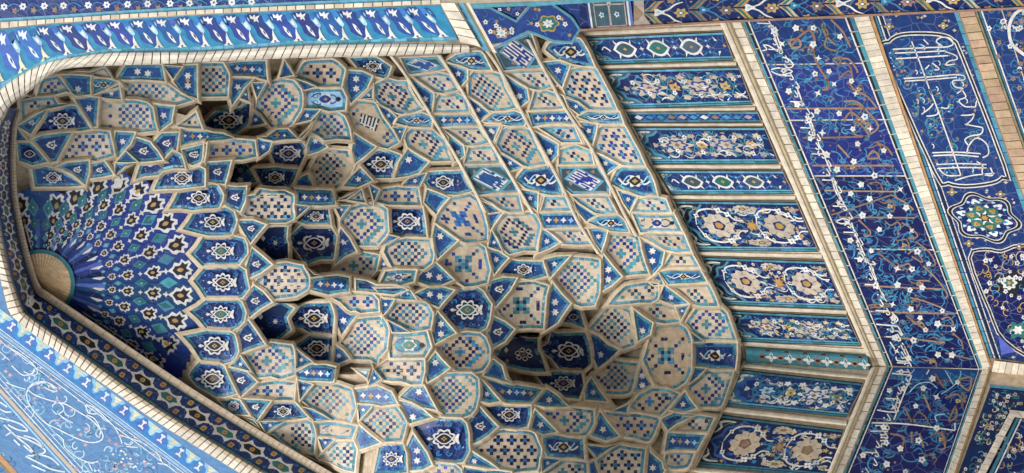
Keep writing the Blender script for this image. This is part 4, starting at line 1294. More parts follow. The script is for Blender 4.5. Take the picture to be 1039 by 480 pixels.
def bar(name, pts, w, S, parent, m='cream', proud=.05, prof=((-1,0),(-.75,.7),(-.25,1),(.3,1),(.75,.6),(1,0))):
    mb = MB(); rows = []
    for (f, h) in prof:
        r = []
        for i, p in enumerate(pts):
            a = pts[max(0, i-1)]; b = pts[min(len(pts)-1, i+1)]
            dx, dy = b[0]-a[0], b[1]-a[1]; l = math.hypot(dx, dy)
            r.append(S.p(p[0]-dy/l*w/2*f, p[1]+dx/l*w/2*f, .006+proud*h))
        rows.append(r)
    for i in range(len(rows)-1): mb.grid(rows[i:i+2], m)
    return mb.build(name, parent)
def subdiv(a, b, k=8):
    return [(a[0]+(b[0]-a[0])*i/k+(rnd.uniform(-.15,.15) if 0 < i < k else 0), a[1]+(b[1]-a[1])*i/k+(rnd.uniform(-.25,.25) if 0 < i < k else 0)) for i in range(k+1)]
for a, b, w in (((592,34.5),(733,28.5),5.5), ((608,68.3),(747,64.8),4.6), ((631,112.2),(766,110.3),4), ((638,126.6),(774,126.4),3.6), ((661,169.2),(792,169.5),4.6),
                ((680,200.3),(807,200.8),4.6), ((706,257.3),(834,260),4.6), ((734,311.8),(859,317.2),4.6), ((753,349),(878,356.5),5)):
    bar('panel_moulding', subdiv(a, b), w, BACK, back)
for a, b, w in (((752,370.6),(882,383.4),5), ((734,415.3),(859,429.5),6.4), ((702,476.5),(840,489),6)):
    bar('panel_moulding', subdiv(a, b), w, LEFT, side)
bar('top_moulding', [(590,33),(606,67),(632,112),(661,168),(680,200),(708,257),(733,310),(752,350),(755,363)], 4.2, BACK, back, 'rib', .045)
bar('top_moulding', [(755,366),(749,379),(733,416),(705,474),(697,492)], 4.2, LEFT, side, 'rib', .045)
# outer fringe of the panels: thin turquoise line beyond the moulding
bar('edge_line', [(594.5,36),(610,67),(636,112),(665,168),(684,200),(712,257),(737,310),(756,350)], 1.4, BACK, back, 'turquoise', .02)

# teal half column in the corner
mb = MB()
A_, B_, C_, D_ = (757,351.8),(880,360.3),(882,380),(757,369.6)
Qc = quadmap([A_, B_, C_, D_])
def col_p(u, v, lift=0.0):
    x, y = Qc(u, v); h = math.sin(math.pi*min(1, max(0, v)))
    return BACK.p(x, y, .03+.16*h**.7+lift) if y < 370 - 0*u else BACK.p(x, y, .03+.16*h**.7+lift)
mb.grid([[col_p(i/24, j/10) for i in range(25)] for j in range(11)], 'teal')
for j in (0, 10): pass
mb.poly([col_p(0, j/10) for j in range(11)], 'black')
pc = Paint(mb, lambda u, v, l: col_p(u, v, l))
def curvy(u, v, ru, rv, m, layer, shape):
    pts = []
    for i in range(16):
        a = 2*math.pi*i/16; q = .7+.3*math.cos(4*a) if shape else 1
        pts.append((u+ru*q*math.cos(a), v+rv*q*math.sin(a)))
    pc.poly(pts, m, layer+2)
for i in range(6):
    u = .13+i*.152
    curvy(u, .5, .030, .16, 'umber', 1, 0); curvy(u, .5, .017, .07, 'black', 2, 0)
    curvy(u+.076, .5, .052, .27, 'white', 1, 1)
    for v in (.13, .87): curvy(u+.05, v, .036, .10, 'umber', 1, 1); curvy(u+.05, v, .018, .05, 'black', 2, 0)
    for v in (.3, .7): curvy(u+.02, v, .02, .05, 'turquoise', 1, 1)
o = mb.build('half_column', back); o['label'] = 'teal half column with white and brown lozenges in the corner'

# ------------------------------------------------------------------ cornice, script band and borders, running round the corner
def strip(mb, edges, S, m, lift, n=1):
    """edges: (start of inner line, end of inner line, start of outer line, end of outer line)"""
    a0, a1, b0, b1 = edges
    mb.grid([[S.p(*lerp2(a0, a1, i/n), lift) for i in range(n+1)], [S.p(*lerp2(b0, b1, i/n), lift) for i in range(n+1)]], m)
A0, A1, A2 = (729.5,22), (884,372), (836,488)
B0, B1, B2 = (759.5,20), (906,372.5), (857,491)
C0, C1, C2 = (857,18), (993,375), (953,492)
D0, D1, D2 = (884,14), (1006,372), (963,500)
def band_edges(i, P0, P1, P2, Q0, Q1, Q2, f0, f1):
    if i == 0: return (lerp2(P0, Q0, f0), lerp2(P1, Q1, f0), lerp2(P0, Q0, f1), lerp2(P1, Q1, f1))
    return (lerp2(P1, Q1, f0), lerp2(P2, Q2, f0), lerp2(P1, Q1, f1), lerp2(P2, Q2, f1))
def bricks(mb, edges, S, m, n, lift, gap=.10, slant=0.0):
    a0, a1, b0, b1 = edges
    for i in range(n):
        j = rnd.uniform(-.03, .03)
        f0, f1 = (i+gap/2+j)/n, (i+1-gap/2+j*.5)/n
        q = [lerp2(a0, a1, f0), lerp2(a0, a1, f1), lerp2(b0, b1, min(1, f1+slant/n)), lerp2(b0, b1, max(0, f0+slant/n))]
        top = [S.p(x, y, lift+rnd.uniform(-.004, .004)) for x, y in q]
        qq = offset(q, .35)
        mb.grid([[S.p(x, y, lift-.02) for x, y in qq], top], m, True); mb.poly(top, m)
for i, (S, par) in enumerate(((BACK, back), (LEFT, side))):
    K = (A0, A1, A2, B0, B1, B2)
    mb = MB(); E = lambda f0, f1: band_edges(i, *K, f0, f1)
    prof = [(0,0),(.02,.05),(.10,.075),(.19,.07)]
    rows = []
    for f, h in prof:
        e = E(f, f); rows.append([S.p(*lerp2(e[0], e[1], k/10), .004+h) for k in range(11)])
    mb.grid(rows, 'cream')
    rows = []
    for f, h in ((.19,.07),(.24,.055),(.32,.052),(.40,.03)):
        e = E(f, f); rows.append([S.p(*lerp2(e[0], e[1], k/10), .004+h) for k in range(11)])
    mb.grid(rows, 'ochre' if False else 'rib')
    mb.build('cornice', par)
    mb = MB(); strip(mb, E(.40, .74), S, 'mortar', .010, 4); bricks(mb, E(.41, .70), S, 'brick', 42 if i == 0 else 13, .034)
    strip(mb, E(.70, .76), S, 'rib', .016, 4)
    mb.build('brick_course', par)
    mb = MB()
    for f0, f1, m in ((.76,.85,'turquoise'),(.85,.95,'black'),(.95,1.0,'white')):
        for k in range(24):
            e = E(f0, f1); a = k/24+.0015; b = (k+1)/24-.0015
            mb.poly([S.p(*lerp2(e[0], e[1], a), .012), S.p(*lerp2(e[0], e[1], b), .012), S.p(*lerp2(e[2], e[3], b), .012), S.p(*lerp2(e[2], e[3], a), .012)], m if not (m == 'black' and k % 7 == 3) else 'navy')
    mb.build('edge_band', par)
    # outer borders beyond the script
    K2 = (C0, C1, C2, D0, D1, D2); E2 = lambda f0, f1: band_edges(i, *K2, f0, f1)
    mb = MB()
    for f0, f1, m in ((0,.06,'white'),(.06,.17,'black'),(.17,.33,'turquoise')):
        for k in range(24):
            e = E2(f0, f1); a = k/24+.0015; b = (k+1)/24-.0015
            mb.poly([S.p(*lerp2(e[0], e[1], a), .012), S.p(*lerp2(e[0], e[1], b), .012), S.p(*lerp2(e[2], e[3], b), .012), S.p(*lerp2(e[2], e[3], a), .012)], m)
    mb.build('edge_band', par)
    mb = MB(); strip(mb, E2(.33, 1.0), S, 'mortar', .010, 4); bricks(mb, E2(.35, .88), S, 'brick', 60 if i == 0 else 18, .04)
    strip(mb, E2(.89, 1.02), S, 'ochre', .03, 4)
    mb.build('brick_course', par)

def strokes(pn, items):
    for (ox, oy), m, w, layer, pl in items:
        for line in pl.strip().split('\n'):
            pts = [(ox+float(a.split(',')[0])/5, oy+float(a.split(',')[1])/5) for a in line.split()]
            pn.ribbon(pts, w, m, layer, k=5)

# main script band
for i, (S, par) in enumerate(((BACK, back), (LEFT, side))):
    mb = MB()
    q = [B0, C0, C1, B1] if i == 0 else [B1, C1, C2, B2]
    Q = quadmap(q); rr = random.Random(5+i)
    # large dark and bright glaze lots
    cutv = [0, .13, .29, .45, .66, .84, 1.0] if i == 0 else [0, .10, .44, 1.0]
    cutm = ['cobalt','cobalt','cobalt','ultramarine','ultramarine','ultramarine'] if i == 0 else ['blue','ultramarine','ultramarine']
    for k in range(len(cutm)):
        mb.grid([[S.p(*Q(u/6, v), .008) for u in range(7)] for v in (cutv[k]+.002, cutv[k+1]-.002)], cutm[k])
    clip = offset([Q(0,0),Q(1,0),Q(1,1),Q(0,1)], -.5)
    pn = Paint(mb, lambda x, y, l: S.p(x, y, .008+l), clip=clip)
    n_ = 300 if i == 0 else 100
    for k in range(n_):
        u, v = rr.uniform(.03, .97), rr.uniform(.01, .99); x, y = Q(u, v)
        a_ = rr.random()*6.28; r_ = rr.uniform(5, 11); t_ = rr.uniform(.9, 2.2)*rr.choice((-1, 1)); c_ = 'azure' if rr.random() < .7 else 'turquoise'
        pn.ribbon([(x+r_*math.cos(a_+t_*i_/4)-r_*math.cos(a_), y+r_*.8*math.sin(a_+t_*i_/4)-r_*.8*math.sin(a_)) for i_ in range(5)], rr.uniform(.9, 1.6), c_, 1, taper=rr.random() < .5)
        if k % 3 == 0: pn.spiral(x, y, rr.uniform(3, 6), c_, 1.0, .7, rr.random()*6.28, rr.choice((-1, 1)), 1)
        if k % 4 == 0: pn.eye(x, y, 3.0, 1.3, c_, 2)
    for k in range(n_//4):
        x, y = Q(rr.uniform(.05, .95), rr.uniform(.02, .98))
        pn.ribbon([(x, y), (x+rr.uniform(4, 9), y+rr.uniform(-6, 6)), (x+rr.uniform(12, 18), y+rr.uniform(-9, 9))], .8, 'azure', 1)
    for k in range(n_//3):
        x, y = Q(rr.uniform(.05, .95), rr.uniform(.02, .98))
        pn.star(x, y, rr.uniform(1.0, 2.2), rr.choice(('umber', 'brown', 'azure', 'umber')), 5, .5, 2, rot=rr.random())
    for k in range(18 if i == 0 else 6):             # ochre letter strokes behind the white script
        a_ = (k+.5)/(18 if i == 0 else 6); x, y = Q(rr.uniform(.45, .9), a_)
        pn.ribbon([(x-9, y+rr.uniform(-3, 3)), (x-3, y+rr.uniform(-5, 5)), (x+4, y+rr.uniform(-3, 3)), (x+7, y+rr.uniform(2, 8)), (x+3, y+rr.uniform(6, 11))], rr.uniform(1.2, 2.0), 'brown', 3, taper=True)
        if k % 2: pn.lobe(x+2, y+3, 3.2, 2.4, 'gold', k=3, amp=.2, layer=4, n=15); pn.lobe(x+2, y+3, 1.6, 1.2, 'teal', k=3, layer=5, n=9)
    for k in range(40 if i == 0 else 13):             # small white letters along the upper line
        a_ = (k+.5)/(40 if i == 0 else 13); x, y = Q(.20+.03*math.sin(k*2.1), a_)
        if k % 3 == 0: pn.ribbon([(x-12, y-.5), (x+1, y)], 1.2, 'white', 6, smooth=False)
        pn.ribbon([(x-1, y-3), (x+1, y), (x+2.4, y+3), (x+.2, y+3.8), (x-1.2, y+2.2)], 1.1, 'white', 6)
        if k % 2: pn.lobe(x-4, y+1, .9, .8, 'white', k=3, amp=0, layer=6, n=8)
    used = []
    want = 66 if i == 0 else 20
    tr = 0
    while len(used) < want and tr < 4000:
        tr += 1; x, y = Q(rr.uniform(.06, .9), rr.uniform(.015, .985))
        if all(math.hypot(x-a, y-b) > 12.5 for a, b in used):
            used.append((x, y))
            if rr.random() < .78: pn.flower(x, y, rr.uniform(3.1, 4.3), 'white', rr.choice(('paleblue', 'midblue', 'tan')), 7)
            else: pn.star(x, y, rr.uniform(3.4, 4.4), 'white', 4, .36, 7, rot=rr.random())
    if i == 0:
        strokes(pn, [
         ((640,0), 'umber', 2.2, 4, "900,135 930,185 930,240 900,262\n970,120 990,180 1035,225\n815,235 850,190 905,150\n930,285 960,350 1000,410 1000,450 970,455\n800,205 850,200 860,235 820,240 800,205"),
         ((760,80), 'umber', 1.9, 4, "190,152 400,150 640,150\n250,300 420,298 600,292\n290,440 520,440 770,440\n390,0 405,30 385,50\n500,10 540,60 600,90 650,150\n480,115 545,115 600,165 650,225 650,255 615,280\n480,215 515,170 560,200 615,240\n545,215 535,280 605,290 575,240 545,215\n640,320 700,350 728,390\n450,335 510,400\n600,400 630,365 660,400 600,405"),
         ((831,0), 'umber', 1.8, 4, "10,130 45,165 30,235 90,260\n60,100 120,160 160,240\n100,300 150,300 190,350 195,370\n70,300 110,290 100,325 70,300\n100,400 150,360 170,390 140,425"),
         ((831,180), 'umber', 1.5, 4, "0,66 200,70 400,72\n65,190 220,140 370,88\n100,203 300,203 485,205\n370,90 440,130 480,165\n200,215 260,275 245,300 225,290\n420,230 470,260 500,300 450,310\n450,390 490,370 525,430 470,400\n490,325 560,380 590,440 570,450\n300,380 360,430 420,470"),
         ((831,270), 'umber', 1.5, 4, "200,95 400,108 620,116\n270,230 480,238 690,242\n330,358 500,372 640,390\n530,0 600,70 650,140 640,165\n460,160 540,180 630,215\n560,75 500,75 530,90\n620,270 660,260 680,300 620,300\n680,340 720,380 730,420\n250,200 340,190 350,205 260,210\n440,250 540,325\n640,440 760,470"),
         ((640,0), 'white', 1.3, 6, "705,128 735,200 757,262\n720,128 748,200 768,260\n672,228 700,232 748,262\n672,228 690,250 668,258\n705,355 755,345 820,362 760,380 705,358\n770,290 800,300 825,330 800,345 778,325\n735,440 845,440\n745,455 850,455\n845,440 850,478"),
         ((760,80), 'white', 1.3, 6, "140,45 240,43\n145,58 240,56\n245,45 260,90 275,140\n190,188 300,186\n300,186 320,230 335,285\n290,186 308,230 325,285\n250,318 350,318\n350,318 362,350 395,385\n290,400 380,400\n335,290 305,280 310,265\n315,170 328,190 300,205\n375,380 350,378 355,365\n385,400 415,470"),
         ((831,180), 'white', 1.25, 6, "0,100 95,98\n0,85 90,84\n75,5 95,70 130,140\n65,5 80,60 105,110\n130,140 100,130 120,115\n85,225 120,210 155,220 120,235 85,225\n165,230 185,290 205,330\n205,330 225,380 255,440\n195,335 215,385 240,430\n205,330 190,320\n255,440 285,440 270,425"),
         ((831,270), 'white', 1.25, 6, "200,90 300,85\n255,0 280,60 300,90\n265,0 292,70\n305,110 330,160 345,180\n370,235 400,270 380,290\n290,295 400,305\n400,305 425,350\n370,330 400,330 420,355\n415,400 455,475\n430,400 465,475\n360,385 385,420"),
         ((831,360), 'white', 1.2, 6, "390,10 400,30 450,30 430,5\n440,0 470,30"),
        ])
    else:
        strokes(pn, [
         ((831,360), 'white', 1.3, 6, "370,94 420,100 465,102\n470,105 430,200 380,330\n295,280 340,288 390,292\n260,388 300,388 350,388\n310,405 345,405\n312,420 345,420\n310,436 345,434\n315,470 320,450 335,455\n540,65 560,70 545,100\n400,225 385,262 375,262\n270,345 450,352 690,384\n690,345 690,384"),
         ((831,360), 'umber', 1.9, 4, "265,345 340,345\n430,260 470,340\n530,200 565,285\n590,95 630,165\n640,220 700,200 740,240 730,190\n690,260 700,310 660,335 690,265\n700,130 770,115 760,180 715,150\n360,400 430,420 420,470\n470,390 470,450\n510,400 530,470\n620,390 640,470 610,480"),
         ((831,360), 'paleblue', 1.1, 3, "490,30 480,80 440,120 470,150\n590,10 640,80 680,150\n680,60 720,90 690,150 620,200\n460,190 500,150 560,140 600,170\n600,340 590,310 640,300"),
        ])
    o = mb.build('inscription_band', par)
    o['label'] = 'deep blue glazed script band with white flowers and brown letters' if i == 0 else 'deep blue glazed script band turning the corner to the left'

# ------------------------------------------------------------------ cartouche band below the script (back wall)
E0, E1 = (971,10), (1098,372)
mb = MB()
q = [D0, E0, E1, D1]; Q = quadmap(q)
Q2 = Q
mb.grid([[BACK.p(*Q(u/6, v/8), .008) for u in range(7)] for v in range(9)], 'cobalt')
pn = Paint(mb, lambda x, y, l: BACK.p(x, y, .008+l))
rr = random.Random(77)
for (u0, u1, m) in ((.0,.045,'turquoise'),(.06,.075,'white'),(.085,.11,'black'),(.12,.13,'white'),(.955,1.0,'turquoise')):
    for k in range(30):
        a, b = k/30+.001, (k+1)/30-.001
        pn.poly([Q(u0, a), Q(u1, a), Q(u1, b), Q(u0, b)], m, 1)
# tan lace ground between the cartouches
for k in range(150):
    u, v = rr.uniform(.14, .94), rr.uniform(0, 1)
    pn.lobe(*Q(u, v), rr.uniform(1.2, 2.6), rr.uniform(1.0, 2.0), rr.choice(('pink', 'pink', 'gold', 'tan')), k=4, amp=.25, layer=1, n=12)
# cartouche with lettering
ca = [(899,58),(903,44),(915,37),(940,36),(958,38),(966,43),(974,57),(1017,168),(1016,178),(1006,184),(980,187),(962,184),(950,174)]
cs = catmull(ca, 3, True)
pn.poly(cs, 'cobalt', 2)
c2 = Paint(mb, pn.P, clip=offset(cs, -1.5))
for k in range(170):
    x, y = rr.uniform(900, 1015), rr.uniform(38, 184)
    if inside((x, y), cs): c2.spiral(x, y, rr.uniform(4, 9), 'azure' if k % 3 else 'turquoise', 1.0, rr.uniform(.4, .8), rr.random()*6.28, rr.choice((-1, 1)), 3); (c2.star(x+3, y, 2.2, 'umber', 5, .5, 4) if k % 2 else c2.lobe(x, y, 1.3, 1.0, 'paleblue' if k % 4 else 'gold', k=4, layer=4, n=12))
for w, d_, m in ((1.1, 3.6, 'white'), (1.9, 2.0, 'black'), (1.1, .4, 'white')):
    pn.ribbon(offset(cs, d_), w, m, 3, smooth=False, closed=True)
strokes(Paint(mb, pn.P), [
 ((831,0), 'white', 1.3, 6, "470,210 520,340 570,480\n375,250 520,243 650,238\n385,270 520,264 640,258\n390,298 530,290 655,282\n430,398 560,390 690,378\n435,412 560,404 700,392\n650,238 680,225 665,195 620,190 595,210 620,230\n640,262 690,280 700,300 660,310 645,330 690,325\n690,378 735,385 735,405 680,410 690,440 730,450 700,475\n575,320 610,350 585,355\n530,200 555,225\n560,330 540,350"),
 ((831,90), 'white', 1.3, 6, "560,0 600,100 650,240 720,440\n575,325 700,322 820,330\n580,340 700,336 810,345\n595,385 720,380 850,385\n600,405 720,400 850,402\n690,465 780,440 890,430\n610,410 650,440 720,440\n720,0 745,40 710,60 740,90 790,95 780,130 720,135\n800,60 790,110 780,150 750,180\n740,180 790,190 830,200 820,230 770,240 740,260 760,290\n750,330 760,290 800,250 850,280 860,330 830,350\n800,370 830,390 830,430 880,440 870,400\n620,95 650,100 660,85\n520,130 560,100 580,75\n545,140 600,130 600,95"),
])
for k in range(16):
    x, y = rr.uniform(915, 995), rr.uniform(45, 172)
    if inside((x, y), offset(cs, -6)): c2.ribbon([(x, y), (x+1.6, y+1.0), (x+2.2, y+3.2), (x+1.2, y+4.6)], .9, 'white', 6)
# six lobed medallion
def flower_medal(cx, cy, rx, ry, sk, full=True):
    Mx = lambda u, v: (cx+u*rx+v*sk, cy+v*ry)
    pm = Paint(mb, pn.P, Mx)
    pm.lobe(0, 0, 1.075, 1.075, 'white', k=6, amp=.10, layer=4, n=60, rot=.3)
    pm.lobe(0, 0, 1.04, 1.04, 'black', k=6, amp=.10, layer=5, n=60, rot=.3)
    pm.lobe(0, 0, .95, .95, 'white', k=6, amp=.10, layer=6, n=60, rot=.3); pm.lobe(0, 0, .915, .915, 'ultramarine', k=6, amp=.10, layer=7, n=60, rot=.3)
    for k in range(6):
        a = .3+k*math.pi/3
        pm.lobe(.66*math.cos(a), .66*math.sin(a), .16, .13, 'white', k=3, layer=8, n=12, rot=a)
        pm.lobe(.60*math.cos(a), .60*math.sin(a), .07, .06, 'midblue', k=3, layer=9, n=9)
        for da in (-.28, .28): pm.lobe(.72*math.cos(a+da), .72*math.sin(a+da), .07, .06, 'paleblue', k=3, layer=8, n=9)
    pm.star(0, 0, .56, 'white', 6, .66, 8, rot=.82)
    for k in range(6):
        a = .3+k*math.pi/3; pm.lobe(.36*math.cos(a), .36*math.sin(a), .22, .20, 'green', k=4, amp=.12, layer=9, n=16, rot=a); pm.lobe(.38*math.cos(a), .38*math.sin(a), .12, .11, 'gold', k=3, layer=10, n=12, rot=a); pm.lobe(.38*math.cos(a), .38*math.sin(a), .03, .03, 'brown', k=3, amp=0, layer=11, n=6)
    pm.star(0, 0, .2, 'black', 6, .6, 10); pm.star(0, 0, .12, 'gold', 6, .6, 11)
flower_medal(999, 221, 35, 25, 7)
for (x, y) in ((966,195),(1015,197),(983,247),(1034,250),(902,27),(957,26)):
    pn.lobe(x, y, 5.5, 3.6, 'gold', k=4, amp=.25, layer=4, n=24); pn.lobe(x, y, 3, 2, 'green', k=4, layer=5, n=16); pn.lobe(x, y, 1.4, 1, 'white', k=3, amp=0, layer=6, n=8)
# lower medallion: knotted foliage on black
cs = catmull([(985,262),(1000,254),(1016,256),(1040,250),(1100,262),(1100,345),(1060,366),(1020,345),(1005,315)], 3, True)
for w, d_, m in ((1.0, 2.4, 'white'), (1.6, 1.0, 'black'), (1.0, -.4, 'white')):
    pn.ribbon(offset(cs, d_), w, m, 4, smooth=False, closed=True)
c3 = Paint(mb, pn.P, clip=cs)
pn.poly(cs, 'ultramarine', 2)
c3.lobe(1024, 288, 17, 14, 'black', k=5, amp=.15, layer=3, n=40)
for k in range(75):
    x, y = rr.uniform(988, 1060), rr.uniform(256, 360)
    c3.spiral(x, y, rr.uniform(3, 8), rr.choice(('gold', 'gold', 'azure', 'pink')), .9, rr.uniform(.5, .9), rr.random()*6.28, rr.choice((-1, 1)), 4)
for k in range(36):
    x, y = rr.uniform(990, 1050), rr.uniform(258, 355); c3.flower(x, y, rr.uniform(2, 3.2), 'white', 'midblue', 5)
c3.lobe(1024, 287, 8.5, 7.5, 'white', k=8, amp=.12, layer=7, n=40); c3.lobe(1024, 287, 5.4, 4.6, 'green', k=6, layer=8, n=30); c3.lobe(1024, 287, 2.4, 2.2, 'gold', k=3, layer=9, n=12)
c3.lobe(1033, 335, 13, 10, 'green', k=6, amp=.2, layer=5, n=30); c3.lobe(1033, 335, 6, 5, 'white', k=6, amp=.2, layer=6, n=30)
mb.poly([BACK.p(x, y, .02) for x, y in ((1013,340),(1030,357),(1016,360))], 'periwinkle')
o = mb.build('cartouche_band', back); o['label'] = 'cobalt band with white lettering in a long cartouche and a six lobed medallion'
mb = MB()
F0, F1 = (990,8), (1120,372)
strip(mb, (E0, E1, F0, F1), BACK, 'mortar', .010, 4); bricks(mb, (lerp2(E0,F0,.1), lerp2(E1,F1,.1), lerp2(E0,F0,.86), lerp2(E1,F1,.86)), BACK, 'redbrick', 46, .045)
strip(mb, (lerp2(E0,F0,.88), lerp2(E1,F1,.88), F0, F1), BACK, 'olive', .035, 4)
mb.build('brick_course', back)
# outermost tile field at the frame edge
mb = MB()
q = [F0, (1150,0), (1200,372), F1]; Q = quadmap(q)
mb.poly([BACK.p(*p, .008) for p in q], 'cobalt')
pn = Paint(mb, lambda x, y, l: BACK.p(x, y, .008+l), clip=offset(q, -1))
for u0, u1, m in ((0,.02,'turquoise'),(.025,.035,'white'),(.155,.162,'tan')):
    mb.poly([BACK.p(*Q(u, v), .012) for u, v in ((u0,0),(u1,0),(u1,1),(u0,1))], m)
for k in range(150):
    x, y = rr.uniform(994, 1060), rr.uniform(8, 250)
    pn.spiral(x, y, rr.uniform(3, 7), 'azure', 1.0, .7, rr.random()*6, 1, 1); pn.flower(x+5, y, 3.2, 'white' if k % 2 else 'umber', 'midblue', 3)
pn.ribbon([(1046,5),(1030,14),(1024,28),(1027,45),(1040,56)], 3.2, 'white', 5)
mb.build('floral_field', back)
# end frame of the cartouche band at the corner, and the frame beside it on the side wall
mb = MB()
e = ((1004,363),(1110,376),(1002,378),(1110,392))
strip(mb, e, BACK, 'mortar', .02, 2); bricks(mb, ((1009,366),(1110,378),(1006,377),(1110,390)), BACK, 'brick', 16, .06)
mb.build('brick_course', back)
mb = MB()
q = [(1005,392),(1110,404),(1110,500),(963,506)]
mb.poly([LEFT.p(*p, .008) for p in q], 'navy')
pn = Paint(mb, lambda x, y, l: LEFT.p(x, y, .008+l), clip=[(1007,394),(1110,406),(1110,412),(1026,414),(1012,440),(990,500),(968,500)])
for k in range(170):
    x, y = rr.uniform(972, 1040), rr.uniform(393, 482)
    pn.spiral(x, y, rr.uniform(2.5, 5), rr.choice(('tan', 'turquoise', 'slate')), .9, .8, rr.random()*6, 1, 1); pn.flower(x+4, y, rr.uniform(1.6, 2.8), rr.choice(('white', 'green', 'pink')), 'black', 3)
mb.poly([LEFT.p(*p, .012) for p in ((1004,390),(1110,401),(1110,404),(1005,393))], 'turquoise')
mb.build('floral_field', side)
mb = MB()
e = ((1025,418),(982,500),(1030.5,421),(990,500))
strip(mb, e, LEFT, 'mortar', .03, 2); bricks(mb, e, LEFT, 'brick', 14, .06)
e = ((1024,416),(1110,425),(1030,423),(1110,433)); strip(mb, e, LEFT, 'mortar', .03, 2); bricks(mb, e, LEFT, 'brick', 10, .06)
mb.build('brick_course', side)
mb = MB()
mb.poly([LEFT.p(*p, .02) for p in ((1031,424),(1110,433),(1110,500),(994,500))], 'ultramarine')
mb.poly([LEFT.p(*p, .026) for p in ((1031,424),(1034,424.4),(998,500),(994,500))], 'turquoise'); mb.poly([LEFT.p(*p, .026) for p in ((1035.5,424.6),(1037,425),(1001,500),(999.5,500))], 'white')
pn = Paint(mb, lambda x, y, l: LEFT.p(x, y, .02+l))
for k in range(40):
    x, y = rr.uniform(1012, 1060), rr.uniform(432, 484)
    pn.spiral(x, y, rr.uniform(3, 6), rr.choice(('gold', 'azure', 'white')), 1.0, .7, rr.random()*6, 1, 1)
    if k % 3 == 0: pn.flower(x+3, y, 2.6, 'white', 'midblue', 3)
mb.build('script_panel', side)

# wall cores reaching down to the court
mb = MB()
zt = 27.0
core = [(XL, D), (-.30*D, D)]
pt = [Vector((XL, D+.0, 0)), Vector((-.34*D, D+.0, 0)), Vector((-.34*D, D+.0, zt)), Vector((XL, D+.0, zt))]
mb.poly(pt, 'cream')
mb.build('masonry_face', back)
mb = MB()
mb.poly([Vector((XL, .66*D, 0)), Vector((XL, D, 0)), Vector((XL, D, zt)), Vector((XL, .66*D, zt))], 'plaster')
mb.build('masonry_face', side)
# ------------------------------------------------------------------ the great arch
arch = thing('portal_arch', 'pointed portal arch with rope brick edge, cyan leaf border and pale blue spandrel', 'arch', Vector((-.85*D, YF, 0)))
RIN = [(480,53),(388,57),(300,59),(208,63),(166,65),(108,67),(66,70),(46,80),(30,93),(12,106),(1,125),(-4,160),(-4,200),(2,238),(11,280),(24,316),(40,328),(134,396),(180,426),(266,478),(340,522)]
ROUT = [(474,45),(388,44),(300,46),(208,52),(160,52.5),(112,53),(80,57),(52,62),(26,73),(0,91),(-14,112),(-20,155),(-20,205),(-12,240),(0,283),(9,318),(36,341),(122,402),(168,434),(256,488),(330,534)]
def polyline_at(pl, cum, s):
    for i in range(1, len(pl)):
        if s <= cum[i] or i == len(pl)-1:
            f = (s-cum[i-1])/(cum[i]-cum[i-1]); return lerp2(pl[i-1], pl[i], f)
def two_rail(A_, B_, split=None):
    """smooth pair of rails addressed by length along their middle"""
    mid = [lerp2(a, b, .5) for a, b in zip(A_, B_)]
    cum = [0]
    for i in range(1, len(mid)): cum.append(cum[-1]+math.hypot(mid[i][0]-mid[i-1][0], mid[i][1]-mid[i-1][1]))
    def at(s, t):
        for i in range(1, len(mid)):
            if s <= cum[i] or i == len(mid)-1:
                f = (s-cum[i-1])/(cum[i]-cum[i-1]); return lerp2(lerp2(A_[i-1], A_[i], f), lerp2(B_[i-1], B_[i], f), t)
    return at, cum
def smooth_rails(A_, B_, corner):
    k = 5
    a = catmull(A_[:corner+1], k)+catmull(A_[corner:], k)[1:]; b = catmull(B_[:corner+1], k)+catmull(B_[corner:], k)[1:]
    return a, b
ra, rb = smooth_rails(RIN, ROUT, 15)
rope, rcum = two_rail(ra, rb)
mb = MB()
PROF = ((0,0),(.12,.05),(.38,.085),(.70,.085),(.92,.05),(1,0))
s = 0.0
Ltot = rcum[-1]
# bed of mortar
rows = [[FRONT.p(*rope(Ltot*i/160, f), h*.8) for i in range(161)] for f, h in PROF]
mb.grid(rows, 'mortar')
while s < Ltot-3:
    x, y = rope(s, .5)
    left_branch = s > rcum[ -1]*.62
    stp = 9.0 if x > 60 and y < 120 else 7.0
    stp *= rnd.uniform(.94, 1.06); g = 1.1; sl = 6.0 if not left_branch else -1.0
    rows = []
    for f, h in PROF:
        r = []
        for q in (s+g/2, s+stp-g/2):
            r.append(FRONT.p(*rope(min(Ltot, max(0, q-sl*(f-.5))), f*.98+.01), h+.012))
        rows.append(r)
    if y > 235 or x < 14 and y > 118:
        mb.grid(rows[:3], 'tan'); mb.grid(rows[2:], 'brick')  # tan inner half paints the shade on the bricks' side face
    else: mb.grid(rows, 'brick')
    s += stp
mb.build('rope_moulding', arch)

# soffit strip with dark and green blossoms
FI = [(17,112),(12,130),(10,160),(12,200),(20,243),(29,277),(37.5,298),(63,314),(187,397),(267,447),(325,481),(390,520)]
FO = [(10,109),(0,128),(-4,160),(-4,200),(2,238),(11,280),(24,316),(50,336),(165,417),(245,465),(305,502),(370,545)]
band, bcum = two_rail(FI, FO)
PI_ = PlaneY(YI)
def band3(a_s, t, lift=0.0):
    # rails lie at two depths: the strip is the under-face of the arch
    i = 1
    while i < len(FI)-1 and a_s > bcum[i]: i += 1
    f = (a_s-bcum[i-1])/(bcum[i]-bcum[i-1])
    a = lerp2(FI[i-1], FI[i], f); b = lerp2(FO[i-1], FO[i], f)
    p = PI_.p(*a).lerp(FRONT.p(*b), t)
    return p+(EYE-p).normalized()*lift
mb = MB()
Lb = bcum[-1]
mb.grid([[band3(Lb*i/150, t) for i in range(151)] for t in (0, .5, 1)], 'cobalt')
pn = Paint(mb, band3, None)
